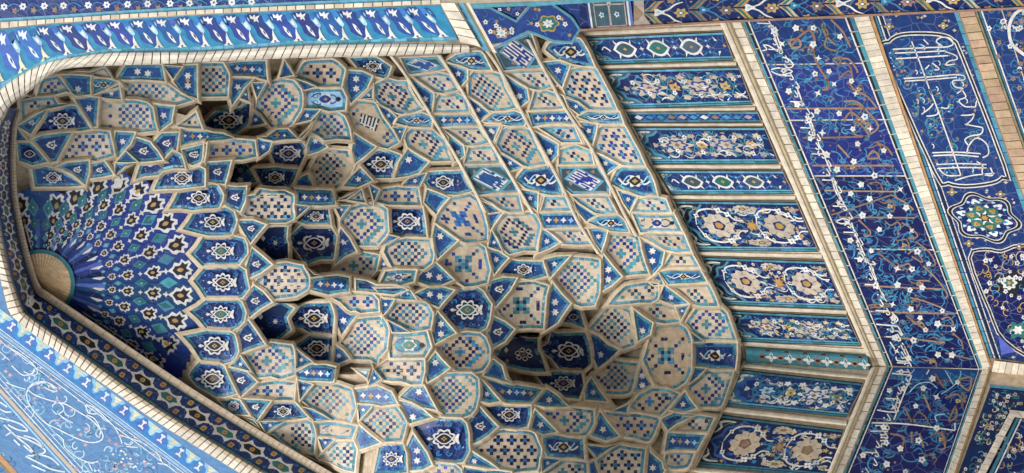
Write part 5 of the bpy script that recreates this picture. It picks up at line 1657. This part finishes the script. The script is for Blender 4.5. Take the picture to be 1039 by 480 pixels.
for t0, t1, m in ((0,.07,'teal'),(.07,.11,'black'),(.90,.94,'black'),(.94,1.0,'teal')):
    for i in range(60):
        a, b = Lb*(i+.04)/60, Lb*(i+.96)/60
        mb.poly([band3(a, t0, .004), band3(b, t0, .004), band3(b, t1, .004), band3(a, t1, .004)], m)
ctrs = [(7,127),(5,140),(4,154),(4,168),(4,183),(5,198),(7,214),(10,231),(14,249),(19,268),(25,288),(35,306),(62,328),(88,348),(116,367),(144,386),(172,404),(200,422),(228,439),(256,456),(285,473),(313,490),(341,508)]
def s_of(p):
    best = (1e9, 0)
    for i in range(700):
        s_ = Lb*i/699; q = band(s_, .5); d_ = math.hypot(q[0]-p[0], q[1]-p[1])
        if d_ < best[0]: best = (d_, s_)
    return best[1]
ss = [s_of(c) for c in ctrs]
for i, s0 in enumerate(ss):
    s1 = ss[i+1] if i+1 < len(ss) else s0+33; sp = max(8, s1-s0) if i == 0 else max(8, min(s1-s0, s0-ss[i-1]+6))
    q = sp*.5; t = lambda v: .5+v
    def shp(pts, m, ly): pn.poly([(s0+a*q, .5+b*.5) for a, b in pts], m, ly)
    shp([(-.95,0),(-.6,-.2),(-.45,-.62),(-.2,-.42),(0,-.36),(.2,-.42),(.45,-.62),(.6,-.2),(.95,0),(.6,.2),(.45,.62),(.2,.42),(0,.36),(-.2,.42),(-.45,.62),(-.6,.2)], 'white', 2)
    shp([(-.62,0),(-.38,-.26),(0,-.36+.1),(.38,-.26),(.62,0),(.38,.26),(0,.26),(-.38,.26)], 'black' if i % 2 else 'green', 3)
    pn.star(s0, .5, 1, 'gold', 3, 1, 4) if False else shp([(.17*math.cos(k*.785), .18*math.sin(k*.785)) for k in range(8)], 'gold', 4)
    shp([(.06*math.cos(k*1.05), .06*math.sin(k*1.05)) for k in range(6)], 'brown', 5)
    for sg in (-1, 1):                            # rosettes between the blossoms
        u = s0+sp*.5-sg*sp*.06
        pn.poly([(u+sp*.10*math.cos(k*.785)*(1 if k % 2 else .8), .5+sg*.27+.125*math.sin(k*.785)*(1 if k % 2 else .8)) for k in range(8)], 'gold', 3)
        pn.poly([(u+sp*.04*math.cos(k*1.05), .5+sg*.27+.05*math.sin(k*1.05)) for k in range(6)], 'brown', 4)
        for dq in (-.22, .22): pn.poly([(u+sp*dq-sp*.05, .5+sg*.30), (u+sp*dq, .5+sg*.40), (u+sp*dq+sp*.05, .5+sg*.34), (u+sp*dq, .5+sg*.28)], 'midblue', 2)
    pn.poly([(s0+sp*.42, .5), (s0+sp*.5, .45), (s0+sp*.58, .5), (s0+sp*.5, .55)], 'white', 3)
o = mb.build('soffit_band', arch); o['label'] = 'dark blue soffit band with a chain of green and black blossoms'
# ridge moulding between soffit and vault
RG = [(19,111),(14.5,129),(13,160),(15,200),(23,242),(32,276),(39,295),(65,312),(189,395),(270,445),(328,479),(393,517)]
mb = MB()
rg = catmull(RG[:7], 4)+catmull(RG[6:], 4)[1:]
rows = []
for f, h in ((-1,-.02),(-.9,.02),(-.3,.05),(.4,.05),(1,.01)):
    r = []
    for i, p in enumerate(rg):
        a = rg[max(0, i-1)]; b = rg[min(len(rg)-1, i+1)]; dx, dy = b[0]-a[0], b[1]-a[1]; l = math.hypot(dx, dy)
        w = 3.2 if p[1] < 290 else 4.2
        r.append(PI_.p(p[0]-dy/l*w*f, p[1]+dx/l*w*f, h))
    rows.append(r)
mb.grid(rows, 'tan')
for i in range(0, len(rg)*3):
    p = rg[i//3]; q = rg[min(len(rg)-1, i//3+1)]; c0 = lerp2(p, q, (i % 3)/3+.1)
    dx, dy = q[0]-p[0], q[1]-p[1]; l = math.hypot(dx, dy) or 1; nx, ny = -dy/l*3.2, dx/l*3.2
    mb.poly([PI_.p(c0[0]-nx, c0[1]-ny, .056), PI_.p(c0[0]-nx+dx/l*.4, c0[1]-ny+dy/l*.4, .056), PI_.p(c0[0]+nx+dx/l*.4, c0[1]+ny+dy/l*.4, .056), PI_.p(c0[0]+nx, c0[1]+ny, .056)], 'umber')
mb.build('ridge_moulding', arch)

# ------------------------------------------------------------------ pale spandrel beyond the rope (left), outside light and haze put into its colours
mb = MB()
OUT = ROUT[9:]
far = [(-60,60),(-70,112),(-80,155),(-90,205),(-110,260),(-160,330),(-160,400),(-160,470),(-160,520),(-60,600),(60,640),(200,640)]
far = far[:len(OUT)]
mb.grid([[FRONT.p(*lerp2(a, b, f), .0) for a, b in zip(OUT, far)] for f in (0, .33, .66, 1)], 'skyblue')
pn = Paint(mb, FRONT.p)
rr = random.Random(31)
# scalloped border: unit step (19,14.2)
ux, uy = 19/23.7, 14.2/23.7; vx, vy = -uy, ux
def sp(a, b, o=(12,331)): return (o[0]+ux*a+vx*b, o[1]+uy*a+vy*b)
w0 = [sp(-60, -11), sp(420, -11), sp(420, 11), sp(-60, 11)]
pn.poly([sp(-70,-7.2), sp(640,-5), sp(640,9), sp(-70,9)], 'midblue', 1)
for k in range(-2, 26):
    a = k*23.7
    f_ = lambda b: b
    pn.poly([sp(a+2,-7), sp(a+21,-7), sp(a+19,-3), sp(a+15.5,-1.5), sp(a+14.5,3), sp(a+12,5), sp(a+9,3), sp(a+8,-1.5), sp(a+4.5,-3)], 'paleblue', 2)
    pn.poly([sp(a+7,-6.6), sp(a+17,-6.6), sp(a+15,-4), sp(a+13,-1.5), sp(a+13.6,1.5), sp(a+12,2.8), sp(a+10.3,1.5), sp(a+11,-1.5), sp(a+9,-4)], 'paleyellow', 3)
    pn.poly([sp(a-4,-3), sp(a+0,-6), sp(a+4,-3), sp(a+6,2), sp(a+4,6.5), sp(a,7.8), sp(a-4,6.5), sp(a-6,2)], 'periwinkle', 2)
    pn.poly([sp(a-3.4,4.8), sp(a-2.6,2.6), sp(a-.8,2.4), sp(a-.8,-1.2), sp(a-2.8,-2.6), sp(a-2,-4.4), sp(a,-3.6), sp(a+2,-4.4), sp(a+2.8,-2.6), sp(a+.8,-1.2), sp(a+.8,2.4), sp(a+2.6,2.6), sp(a+3.4,4.8), sp(a,4)], 'palewhite', 4)
pn.ribbon([sp(-70,9.6), sp(640,9.6)], .8, 'palewhite', 2, smooth=False); pn.ribbon([sp(-70,12.2), sp(640,12.2)], 2.4, 'paleblue', 2, smooth=False)
pn.ribbon([sp(-70,15), sp(640,15)], .7, 'palewhite', 3, smooth=False); pn.ribbon([sp(-70,19), sp(640,19)], .9, 'palewhite', 3, smooth=False)
for k in range(30): pn.lobe(*sp(-60+k*14, 17), 1.2, .9, 'rose', k=3, layer=3, n=9)
# ground vines and rosy blossoms
clip = [(-150,200),(0,338),(60,386),(300,560),(300,640),(112,519),(-60,330)]
pv = Paint(mb, FRONT.p, clip=clip)
for k in range(330):
    x, y = rr.uniform(-20, 200), rr.uniform(330, 500)
    pv.spiral(x, y, rr.uniform(4, 10), rr.choice(('paleblue', 'azure', 'paleblue', 'palewhite', 'periwinkle')), 1.0, rr.uniform(.4, .9), rr.random()*6.28, rr.choice((-1, 1)), 1)
for k in range(80):
    x, y = rr.uniform(-5, 190), rr.uniform(335, 480)
    pv.lobe(x, y, 3.4, 2.9, 'rose', k=5, amp=.25, layer=2, n=20); pv.lobe(x, y, 1.5, 1.2, 'paleblue', k=3, layer=3, n=9)
for k in range(60): pv.eye(rr.uniform(-5, 190), rr.uniform(335, 480), 2.4, 1.3, 'paleblue', 2)
strokes(pv, [
 ((0,384), 'palewhite', 1.2, 5, "285,60 235,25 180,28 140,60 140,110 175,170 230,225 290,255\n290,255 380,300 460,325 515,312 518,275 470,215 400,170 330,130 250,110 180,85 145,60\n225,20 260,35 290,65 255,60 225,45\n265,140 290,120 320,140 320,165 290,180 270,165\n290,175 330,205 370,225\n395,110 430,130 450,175 490,180\n430,130 480,150 540,205 590,260 620,330\n440,185 480,205 510,260 505,290\n600,285 650,300 720,325 790,370 830,440\n720,325 780,335 840,410\n285,280 320,310 330,350 390,400 460,430\n460,430 500,420\n450,430 470,470\n640,345 700,350\n800,430 850,440\n30,20 80,40 130,55"),
 ((0,300), 'palewhite', 1.1, 5, "20,250 60,270 110,300 160,340 190,385 170,405 120,385\n60,355 110,400 150,400 180,380\n0,285 50,330\n140,470 180,440 240,440 290,470\n240,440 250,470"),
])
for k in range(70): pv.rhomb(rr.gauss(128, 14), rr.gauss(472, 8), 1.8, 1.3, rr.choice(('palewhite', 'paleblue', 'rose', 'cyan')), 6)
# tan fillet and script field
def fil(off, w, m, ly):
    pn.ribbon([(-240-off*.7, 132+off*.72), (292-off*.7, 717+off*.72)], w, m, ly, smooth=False)
fil(0, 3.4, 'tan', 3); fil(-4, 1.0, 'palewhite', 2); fil(-8, .8, 'palewhite', 2); fil(-12, 1.6, 'paleblue', 2); fil(4, 1.8, 'paleblue', 2); fil(46, 5.5, 'ochre', 4); fil(50, 2, 'olive', 3)
ps = Paint(mb, FRONT.p, clip=[(-150,250),(-62,335),(108,522),(60,560),(-150,330)])
strokes(ps, [((0,384), 'palewhite', 1.7, 5, "0,120 30,140 60,165 30,170 0,155\n0,200 60,215 110,235 140,265 90,260 40,235\n20,235 90,300 150,350 170,390 140,390\n80,290 140,310 200,340 230,370 180,385 120,340\n60,270 30,290\n130,395 200,430 260,460 330,475\n170,380 250,400 300,440\n160,440 230,470\n220,350 180,310 120,290\n100,340 70,310")])
for k in range(40): ps.spiral(rr.uniform(-5, 60), rr.uniform(395, 485), rr.uniform(3, 6), rr.choice(('paleblue', 'slate', 'azure')), .9, .7, rr.random()*6, 1, 2)
o = mb.build('spandrel', arch); o['label'] = 'pale sky blue spandrel with looping white scrolls'

# ------------------------------------------------------------------ cyan leaf border along the right limb
mb = MB()
UP = [(-40,44),(0,30),(46,25),(112,20.5),(208,15),(300,11),(388,7.5),(447,5)]
LO = [(-40,118),(0,91),(52,62),(112,53),(208,51.5),(300,45.5),(388,43.5),(465,41)]
cb, ccum = two_rail(UP, LO)
Lc = ccum[-1]
mb.grid([[FRONT.p(*cb(Lc*i/60, t), .004) for i in range(61)] for t in (0, .5, 1)], 'turqdeep')
pn = Paint(mb, lambda s_, t, l: FRONT.p(*cb(min(Lc, max(0, s_)), t), .004+l))
for i in range(44): 
    a, b = Lc*(i+.03)/44, Lc*(i+.97)/44; pn.poly([(a, .90), (b, .90), (b, .985), (a, .985)], 'cyan' if i % 5 else 'turquoise', 1)
k = 0; s = 4
while s < Lc-6:
    sq = 23.6
    x, y = cb(s, .5)
    pale = x < 44
    dk = 'blue' if not pale else 'midblue'; wh = 'white' if not pale else 'palewhite'
    # slanting dark leaf with a white heart
    pn.poly([(s-12, .03), (s-2, .03), (s+3, .12), (s+5, .28), (s+9, .40), (s+14.5, .52), (s+15.5, .70), (s+13, .86), (s+9, .80), (s+4, .76), (s-1, .66), (s-3, .50), (s-6, .38), (s-10, .30), (s-12.5, .16)], dk, 2)
    pn.poly([(s+.5, .42), (s+4, .48), (s+8, .62), (s+11, .78), (s+7.4, .72), (s+3.2, .58)], wh, 3)
    pn.poly([(s+4, .52), (s+6.2, .57), (s+7.6, .66), (s+5.4, .61)], 'blue', 4)
    pn.poly([(s-9.5, .05), (s-6.4, .12), (s-4.5, .05), (s-3.2, .13), (s+.8, .08), (s-1.2, .19), (s+.2, .30), (s-2.6, .235), (s-4.6, .27), (s-5.2, .19), (s-8.6, .17)], wh, 3)
    pn.poly([(s+9, .06), (s+13, .10), (s+15.5, .22), (s+17.5, .36), (s+14.5, .30), (s+11.5, .20)], dk, 2); pn.poly([(s+11.2, .10), (s+13.4, .16), (s+15, .27), (s+12.6, .2)], 'paleblue', 3)
    # pale counter leaf
    pn.poly([(s+6, .26), (s+10, .20), (s+13, .30), (s+16, .44), (s+15, .52), (s+11.5, .46), (s+9, .38)], 'paleblue' if not pale else 'paleblue', 2)
    pn.poly([(s+8.5, .29), (s+11, .28), (s+13.4, .40), (s+12, .42), (s+10, .37)], wh, 3)
    pn.poly([(s+14, .50), (s+16.2, .66), (s+20, .84), (s+22, .89), (s+17.5, .87), (s+15.5, .90), (s+12, .89), (s+14.6, .80), (s+13.8, .66)], wh if not pale else 'paleyellow', 3)
    pn.poly([(s+16, .82), (s+18, .84), (s+17, .88), (s+15.4, .87)], 'slate', 4)
    pn.poly([(s+3, .10), (s+8, .06), (s+11, .18), (s+8, .3), (s+5, .24)], 'midblue', 2)
    pn.poly([(s+13.6, .55), (s+9, .60), (s+13, .80), (s+11, .88), (s+6, .86), (s+3, .9), (s+16, .9)], 'turquoise', 1)
    s += sq
o = mb.build('leaf_border', arch); o['label'] = 'bright cyan border of slanting dark blue leaves'
# brick fillet, cyan line and dark floral field above it
mb = MB()
up1 = [(x, y-1) for x, y in UP]; up2 = [(x, y-5.2) for x, y in UP]; up3 = [(x, y-9) for x, y in UP]; up4 = [(x-10, y-60) for x, y in UP]
up2[0] = (-40,30); up3[0] = (-40,26); up2[1] = (0,22.5); up3[1] = (0,18.5)
mb.grid([[FRONT.p(*p, .02) for p in up1], [FRONT.p(*p, .02) for p in up2]], 'mortar')
for i in range(len(UP)-1):
    nb = max(2, int((UP[i+1][0]-UP[i][0])/9))
    for j in range(nb):
        f0, f1 = (j+.05)/nb, (j+.95)/nb
        mb.poly([FRONT.p(*lerp2(up1[i], up1[i+1], f0), .045), FRONT.p(*lerp2(up1[i], up1[i+1], f1), .045), FRONT.p(*lerp2(up2[i], up2[i+1], f1), .04), FRONT.p(*lerp2(up2[i], up2[i+1], f0), .04)], 'cream' if (i+j) % 3 else 'tan')
mb.grid([[FRONT.p(*p, .012) for p in up2], [FRONT.p(*p, .012) for p in up3]], 'cyan')
mb.grid([[FRONT.p(*p, .006) for p in up3], [FRONT.p(*p, .006) for p in up4]], 'cobalt')
pn = Paint(mb, lambda x, y, l: FRONT.p(x, y, .008+l))
for i in range(13):
    x = 4+i*21+rr.uniform(-3, 3); y = 7-.02*x
    pn.flower(x, y, 4.2, 'white', 'midblue', 3, k=6); pn.star(x+11, y+4, 4, 'umber', 5, .5, 2); pn.ribbon([(x-8, y+5), (x, y+2), (x+10, y-3), (x+18, y+1)], .9, 'azure', 2)
mb.build('outer_fillet', arch)
# square end of the border where the arch meets the jamb
mb = MB()
for q, m, lf in (([(446,3),(462,3),(489,49),(468,43)], 'mortar', .02), ([(463,3),(470,3),(497,53),(490,51)], 'cyan', .03), ([(470,3),(473,3),(500,52),(497,52)], 'olive', .026), ([(473,3),(476,3),(504,54),(500,53)], 'cream', .034)):
    mb.poly([FRONT.p(*p, lf) for p in q], m)
e = ((447,3),(468,43),(461,3),(488,48)); bricks(mb, e, FRONT, 'brick', 5, .06)
mb.build('end_border', arch)

# ------------------------------------------------------------------ jamb at the right of the niche
JB = PlaneY(.90*D)
jamb = thing('jamb_pier', 'tiled pier edge along the right side with tan and blue blossoms', 'pier', Vector((-.5*D, .90*D, 0)))
lower = [(588,31.5),(640,28.5),(735,23),(848,18),(1039,9),(1160,3)]
mb = MB()
top = [(x, -50) for x, y in lower]
mb.grid([[JB.p(x, y) for x, y in lower], [JB.p(x, y) for x, y in top]], 'ultramarine')
pn = Paint(mb, JB.p)
lowy = lambda x: np.interp(x, [p[0] for p in lower], [p[1] for p in lower])
mb.grid([[JB.p(x, y+.3, .03) for x, y in lower], [JB.p(x, y-2.0, .03) for x, y in lower]], 'umber')
mb.grid([[JB.p(x, y+.3, .03) for x, y in lower], [JB.p(x+2, y-.5, -.95) for x, y in lower]], 'plaster')
x = 672; k = 0
while x < 1150:
    yc = lowy(x)-14; g = 27
    mb_ = ('gold', 'umber', 'gold', 'tan')[k % 4]
    # bracket leaves forming a chain
    for sg in (-1, 1):
        pn.poly([(x-20, yc+sg*1), (x-14, yc+sg*5), (x-8, yc+sg*11), (x+2, yc+sg*12), (x-3, yc+sg*8), (x-6, yc+sg*4.5), (x-10, yc+sg*1)], mb_, 2)
        pn.poly([(x-17, yc+sg*1.6), (x-11, yc+sg*6), (x-6, yc+sg*11), (x-3.5, yc+sg*11.4), (x-9, yc+sg*5), (x-13, yc+sg*1.2)], 'green', 3)
        pn.ribbon([(x-4, yc), (x+6, yc+sg*3), (x+13, yc+sg*8), (x+21, yc+sg*10.5)], 1.8, 'white' if k % 2 == 0 else 'azure', 4, taper=True)
        pn.lobe(x+9, yc+sg*11.5, 5.2, 3.0, ('umber', 'gold')[k % 2], k=5, amp=.2, layer=2, n=25)
    pn.lobe(x-4, yc, 6.5, 4.2, 'white' if k % 2 == 0 else 'azure', k=3, amp=.22, layer=5, n=24); pn.lobe(x-4, yc, 2.2, 1.4, 'paleblue', k=3, layer=6, n=9)
    pn.lobe(x+19, yc+.5, 7.5, 5.2, ('umber', 'gold')[(k+1) % 2], k=6, amp=.18, layer=3, n=36); pn.lobe(x+19, yc+.5, 4, 2.6, 'slate', k=4, layer=4, n=16); pn.lobe(x+19, yc+.5, 1.8, 1.3, 'white', k=3, amp=0, layer=5, n=8)
    for q in range(10): pn.rhomb(x+rr.uniform(-15, 30), yc+rr.uniform(-13, 13), 1.6, 1, rr.choice(('green', 'gold', 'azure', 'blue')), 1)
    x += 46; k += 1
mb.poly([JB.p(*p, .010) for p in ((643,28),(643,-50),(650,-50),(654,16),(662,27.2))], 'pink')
mb.poly([JB.p(*p, .014) for p in ((643,22),(643,5),(649,10),(652,14),(648,20))], 'umber')
o = mb.build('floral_face', jamb)
mb = MB()
q = [(592,4),(636,1.5),(643,27.5),(598,30)]
Q = quadmap([(586,-50),(634,-50),(643,27.8),(598,30.5)])
mb.poly([JB.p(*Q(u, v), .014) for u, v in ((0,0),(1,0),(1,1),(0,1))], 'slate')
pn = Paint(mb, lambda u, v, l: JB.p(*Q(u, v), .014+l))
for u0, u1, m in ((0,.05,'blue'),(.05,.09,'white'),(.9,.94,'white'),(.94,1,'periwinkle')): pn.poly([(u0,0),(u1,0),(u1,1),(u0,1)], m, 1)
for v in (.36, .62, .68, .96):
    pn.poly([(.16,v),(.85,v),(.85,v+.018),(.16,v+.018)], 'pink', 1)
for u in (.16, .48, .50, .84): pn.poly([(u,.0),(u+.022,.0),(u+.022,.97),(u,.97)], 'pink', 1)
for (u, v) in ((.32,.82),(.66,.82),(.32,.5),(.66,.5),(.5,.65)):
    pn.poly([(u+.07*math.cos(a*.628)*(1 if a % 2 else .55), v+.045*math.sin(a*.628)*(1 if a % 2 else .55)) for a in range(10)], 'white', 2); pn.poly([(u+.03*math.cos(a*1.05), v+.02*math.sin(a*1.05)) for a in range(6)], 'azure', 3)
    for a in range(4): pn.poly([(u+.11*math.cos(a*1.57+.78)+.02, v+.07*math.sin(a*1.57+.78)), (u+.11*math.cos(a*1.57+.78), v+.07*math.sin(a*1.57+.78)+.014), (u+.11*math.cos(a*1.57+.78)-.02, v+.07*math.sin(a*1.57+.78)), (u+.11*math.cos(a*1.57+.78), v+.07*math.sin(a*1.57+.78)-.014)], 'green', 2)
o = mb.build('lattice_panel', jamb); o['label'] = 'black tile panel with pink lattice and white flowers'
mb = MB()
mb.grid([[JB.p(x, y, .02) for x, y in ((470,8.5),(560,5),(640,1),(760,-5))], [JB.p(x, y, .02) for x, y in ((470,4.5),(560,1),(640,-3),(760,-9))]], 'cyan')
mb.grid([[JB.p(x, y, .012) for x, y in ((466,4.5),(560,1),(640,-3))], [JB.p(x, y, .012) for x, y in ((466,-40),(560,-40),(640,-40))]], 'tan')
mb.build('edge_line', jamb)

# six sided arabesque field above the lozenge lettering
hexp = [(475,9),(497,8),(524,22),(538,6),(560,4),(580,18),(588,30),(580,43),(562,42),(545,35),(536,32),(505,47),(493,47)]
mb = MB()
class HS: pass
HX = PlaneY(.962*D)
hexs = lambda x, y, l: HX.p(x, y, l)
mb.poly([hexs(x, y, -.012) for x, y in offset(hexp, 1.6)], 'rib')
mb.poly([hexs(x, y, -.02) for x, y in ((460,-30),(600,-30),(594,30),(570,24),(540,18),(500,30),(478,30))], 'cobalt')
for q_ in range(12): Paint(mb, hexs).flower(480+q_*9, 10+(q_ % 3)*5-(6 if q_ in (4,5) else 0), 2.4, 'white' if q_ % 2 else 'gold', 'midblue', -4)
mb.poly([hexs(x, y, 0) for x, y in hexp], 'blue')
pn = Paint(mb, hexs, clip=offset(hexp, -1))
Paint(mb, hexs).ribbon(hexp, 2.6, 'cyan', 2, smooth=False, closed=True)
for (x, y) in ((509,33.5),(556,24)):
    pn.lobe(x, y, 12 if x > 530 else 8.5, 9.5 if x > 530 else 6, 'gold', k=6, amp=.12, layer=2, n=40); pn.lobe(x, y, 10 if x > 530 else 7, 7.6 if x > 530 else 4.8, 'green', k=6, amp=.1, layer=3, n=40); pn.lobe(x, y, 6, 4.6, 'white', k=7, amp=.2, layer=4, n=36); pn.lobe(x, y, 2, 1.5, 'paleblue', k=3, layer=5, n=9)
for k in range(60):
    x, y = rr.uniform(476, 586), rr.uniform(5, 46)
    pn.spiral(x, y, rr.uniform(3, 5), rr.choice(('azure', 'blue', 'midblue')), .9, .7, rr.random()*6, 1, 1)
    if k % 3 == 0: pn.flower(x, y, 3.0, 'white', 'midblue', 5)
    if k % 4 == 0: pn.star(x+4, y, 2.4, 'gold', 5, .5, 5)
o = mb.build('arabesque_field', vault_root); o['label'] = 'pointed blue field with two green flower roundels beside the jamb'
# ------------------------------------------------------------------ court, sky, sun and eye
me = bpy.data.meshes.new('ground')
me.from_pydata([(-400,-400,0),(400,-400,0),(400,400,0),(-400,400,0)], [], [(0,1,2,3)])
me.materials.append(MATS['paving'])
g = bpy.data.objects.new('ground', me); COL.objects.link(g); g['kind'] = 'structure'

# mass of the gate: unseen roof and right flank added to block sun, plain facade further along
mb = MB()
X0_, X1_ = XL-6, -.34*D; zt = 27.0
mb.poly([Vector((X1_, YF+.05, 0)), Vector((X1_, D+.4, 0)), Vector((X1_, D+.4, zt)), Vector((X1_, YF+.05, zt))], 'plaster')
mb.poly([Vector((X0_, YF+.3, zt)), Vector((X1_, YF+.3, zt)), Vector((X1_, D+.4, zt)), Vector((X0_, D+.4, zt))], 'plaster')
mb.poly([Vector((X1_, YF+.04, 0)), Vector((X1_+7, YF+.04, 0)), Vector((X1_+7, YF+.04, zt)), Vector((X1_, YF+.04, zt))], 'cream')
mb.build('masonry_mass', back)

w = bpy.data.worlds.new('World'); SC.world = w; w.use_nodes = True
nt = w.node_tree; nt.nodes.clear()
o_ = nt.nodes.new('ShaderNodeOutputWorld'); bg = nt.nodes.new('ShaderNodeBackground'); sk = nt.nodes.new('ShaderNodeTexSky')
sk.sky_type = 'NISHITA'; sk.sun_disc = False
SUN_EL, SUN_ROT = R(42), R(160)
sk.sun_elevation = SUN_EL; sk.sun_rotation = SUN_ROT; sk.air_density = 1.0; sk.dust_density = 2.5; sk.ozone_density = 1.0
bg.inputs[1].default_value = 0.15
nt.links.new(sk.outputs[0], bg.inputs[0]); nt.links.new(bg.outputs[0], o_.inputs[0])
ld = bpy.data.lights.new('sun', 'SUN'); ld.energy = 2.5; ld.angle = R(50); ld.color = (1, .98, .955)
lo = bpy.data.objects.new('sun', ld); COL.objects.link(lo)
sd = Vector((math.sin(SUN_ROT)*math.cos(SUN_EL), math.cos(SUN_ROT)*math.cos(SUN_EL), math.sin(SUN_EL)))
lo.rotation_euler = sd.to_track_quat('Z', 'Y').to_euler(); lo.location = sd*60

cam = bpy.data.cameras.new('camera'); co = bpy.data.objects.new('camera', cam); COL.objects.link(co)
cam.sensor_width = 36; cam.sensor_fit = 'HORIZONTAL'; cam.lens = 36*F/W_PX
cam.shift_x = -(CX-W_PX/2)/W_PX; cam.shift_y = 0.0
cam.clip_end = 2000
from mathutils import Matrix
X_, Y_, Z_ = -up, right, -fwd
co.matrix_world = Matrix(((X_.x, Y_.x, Z_.x, EYE.x), (X_.y, Y_.y, Z_.y, EYE.y), (X_.z, Y_.z, Z_.z, EYE.z), (0,0,0,1)))
SC.camera = co
SC.view_settings.view_transform = 'Standard'; SC.view_settings.look = 'None'; SC.view_settings.exposure = 0
SC.render.resolution_x = 1024; SC.render.resolution_y = 473
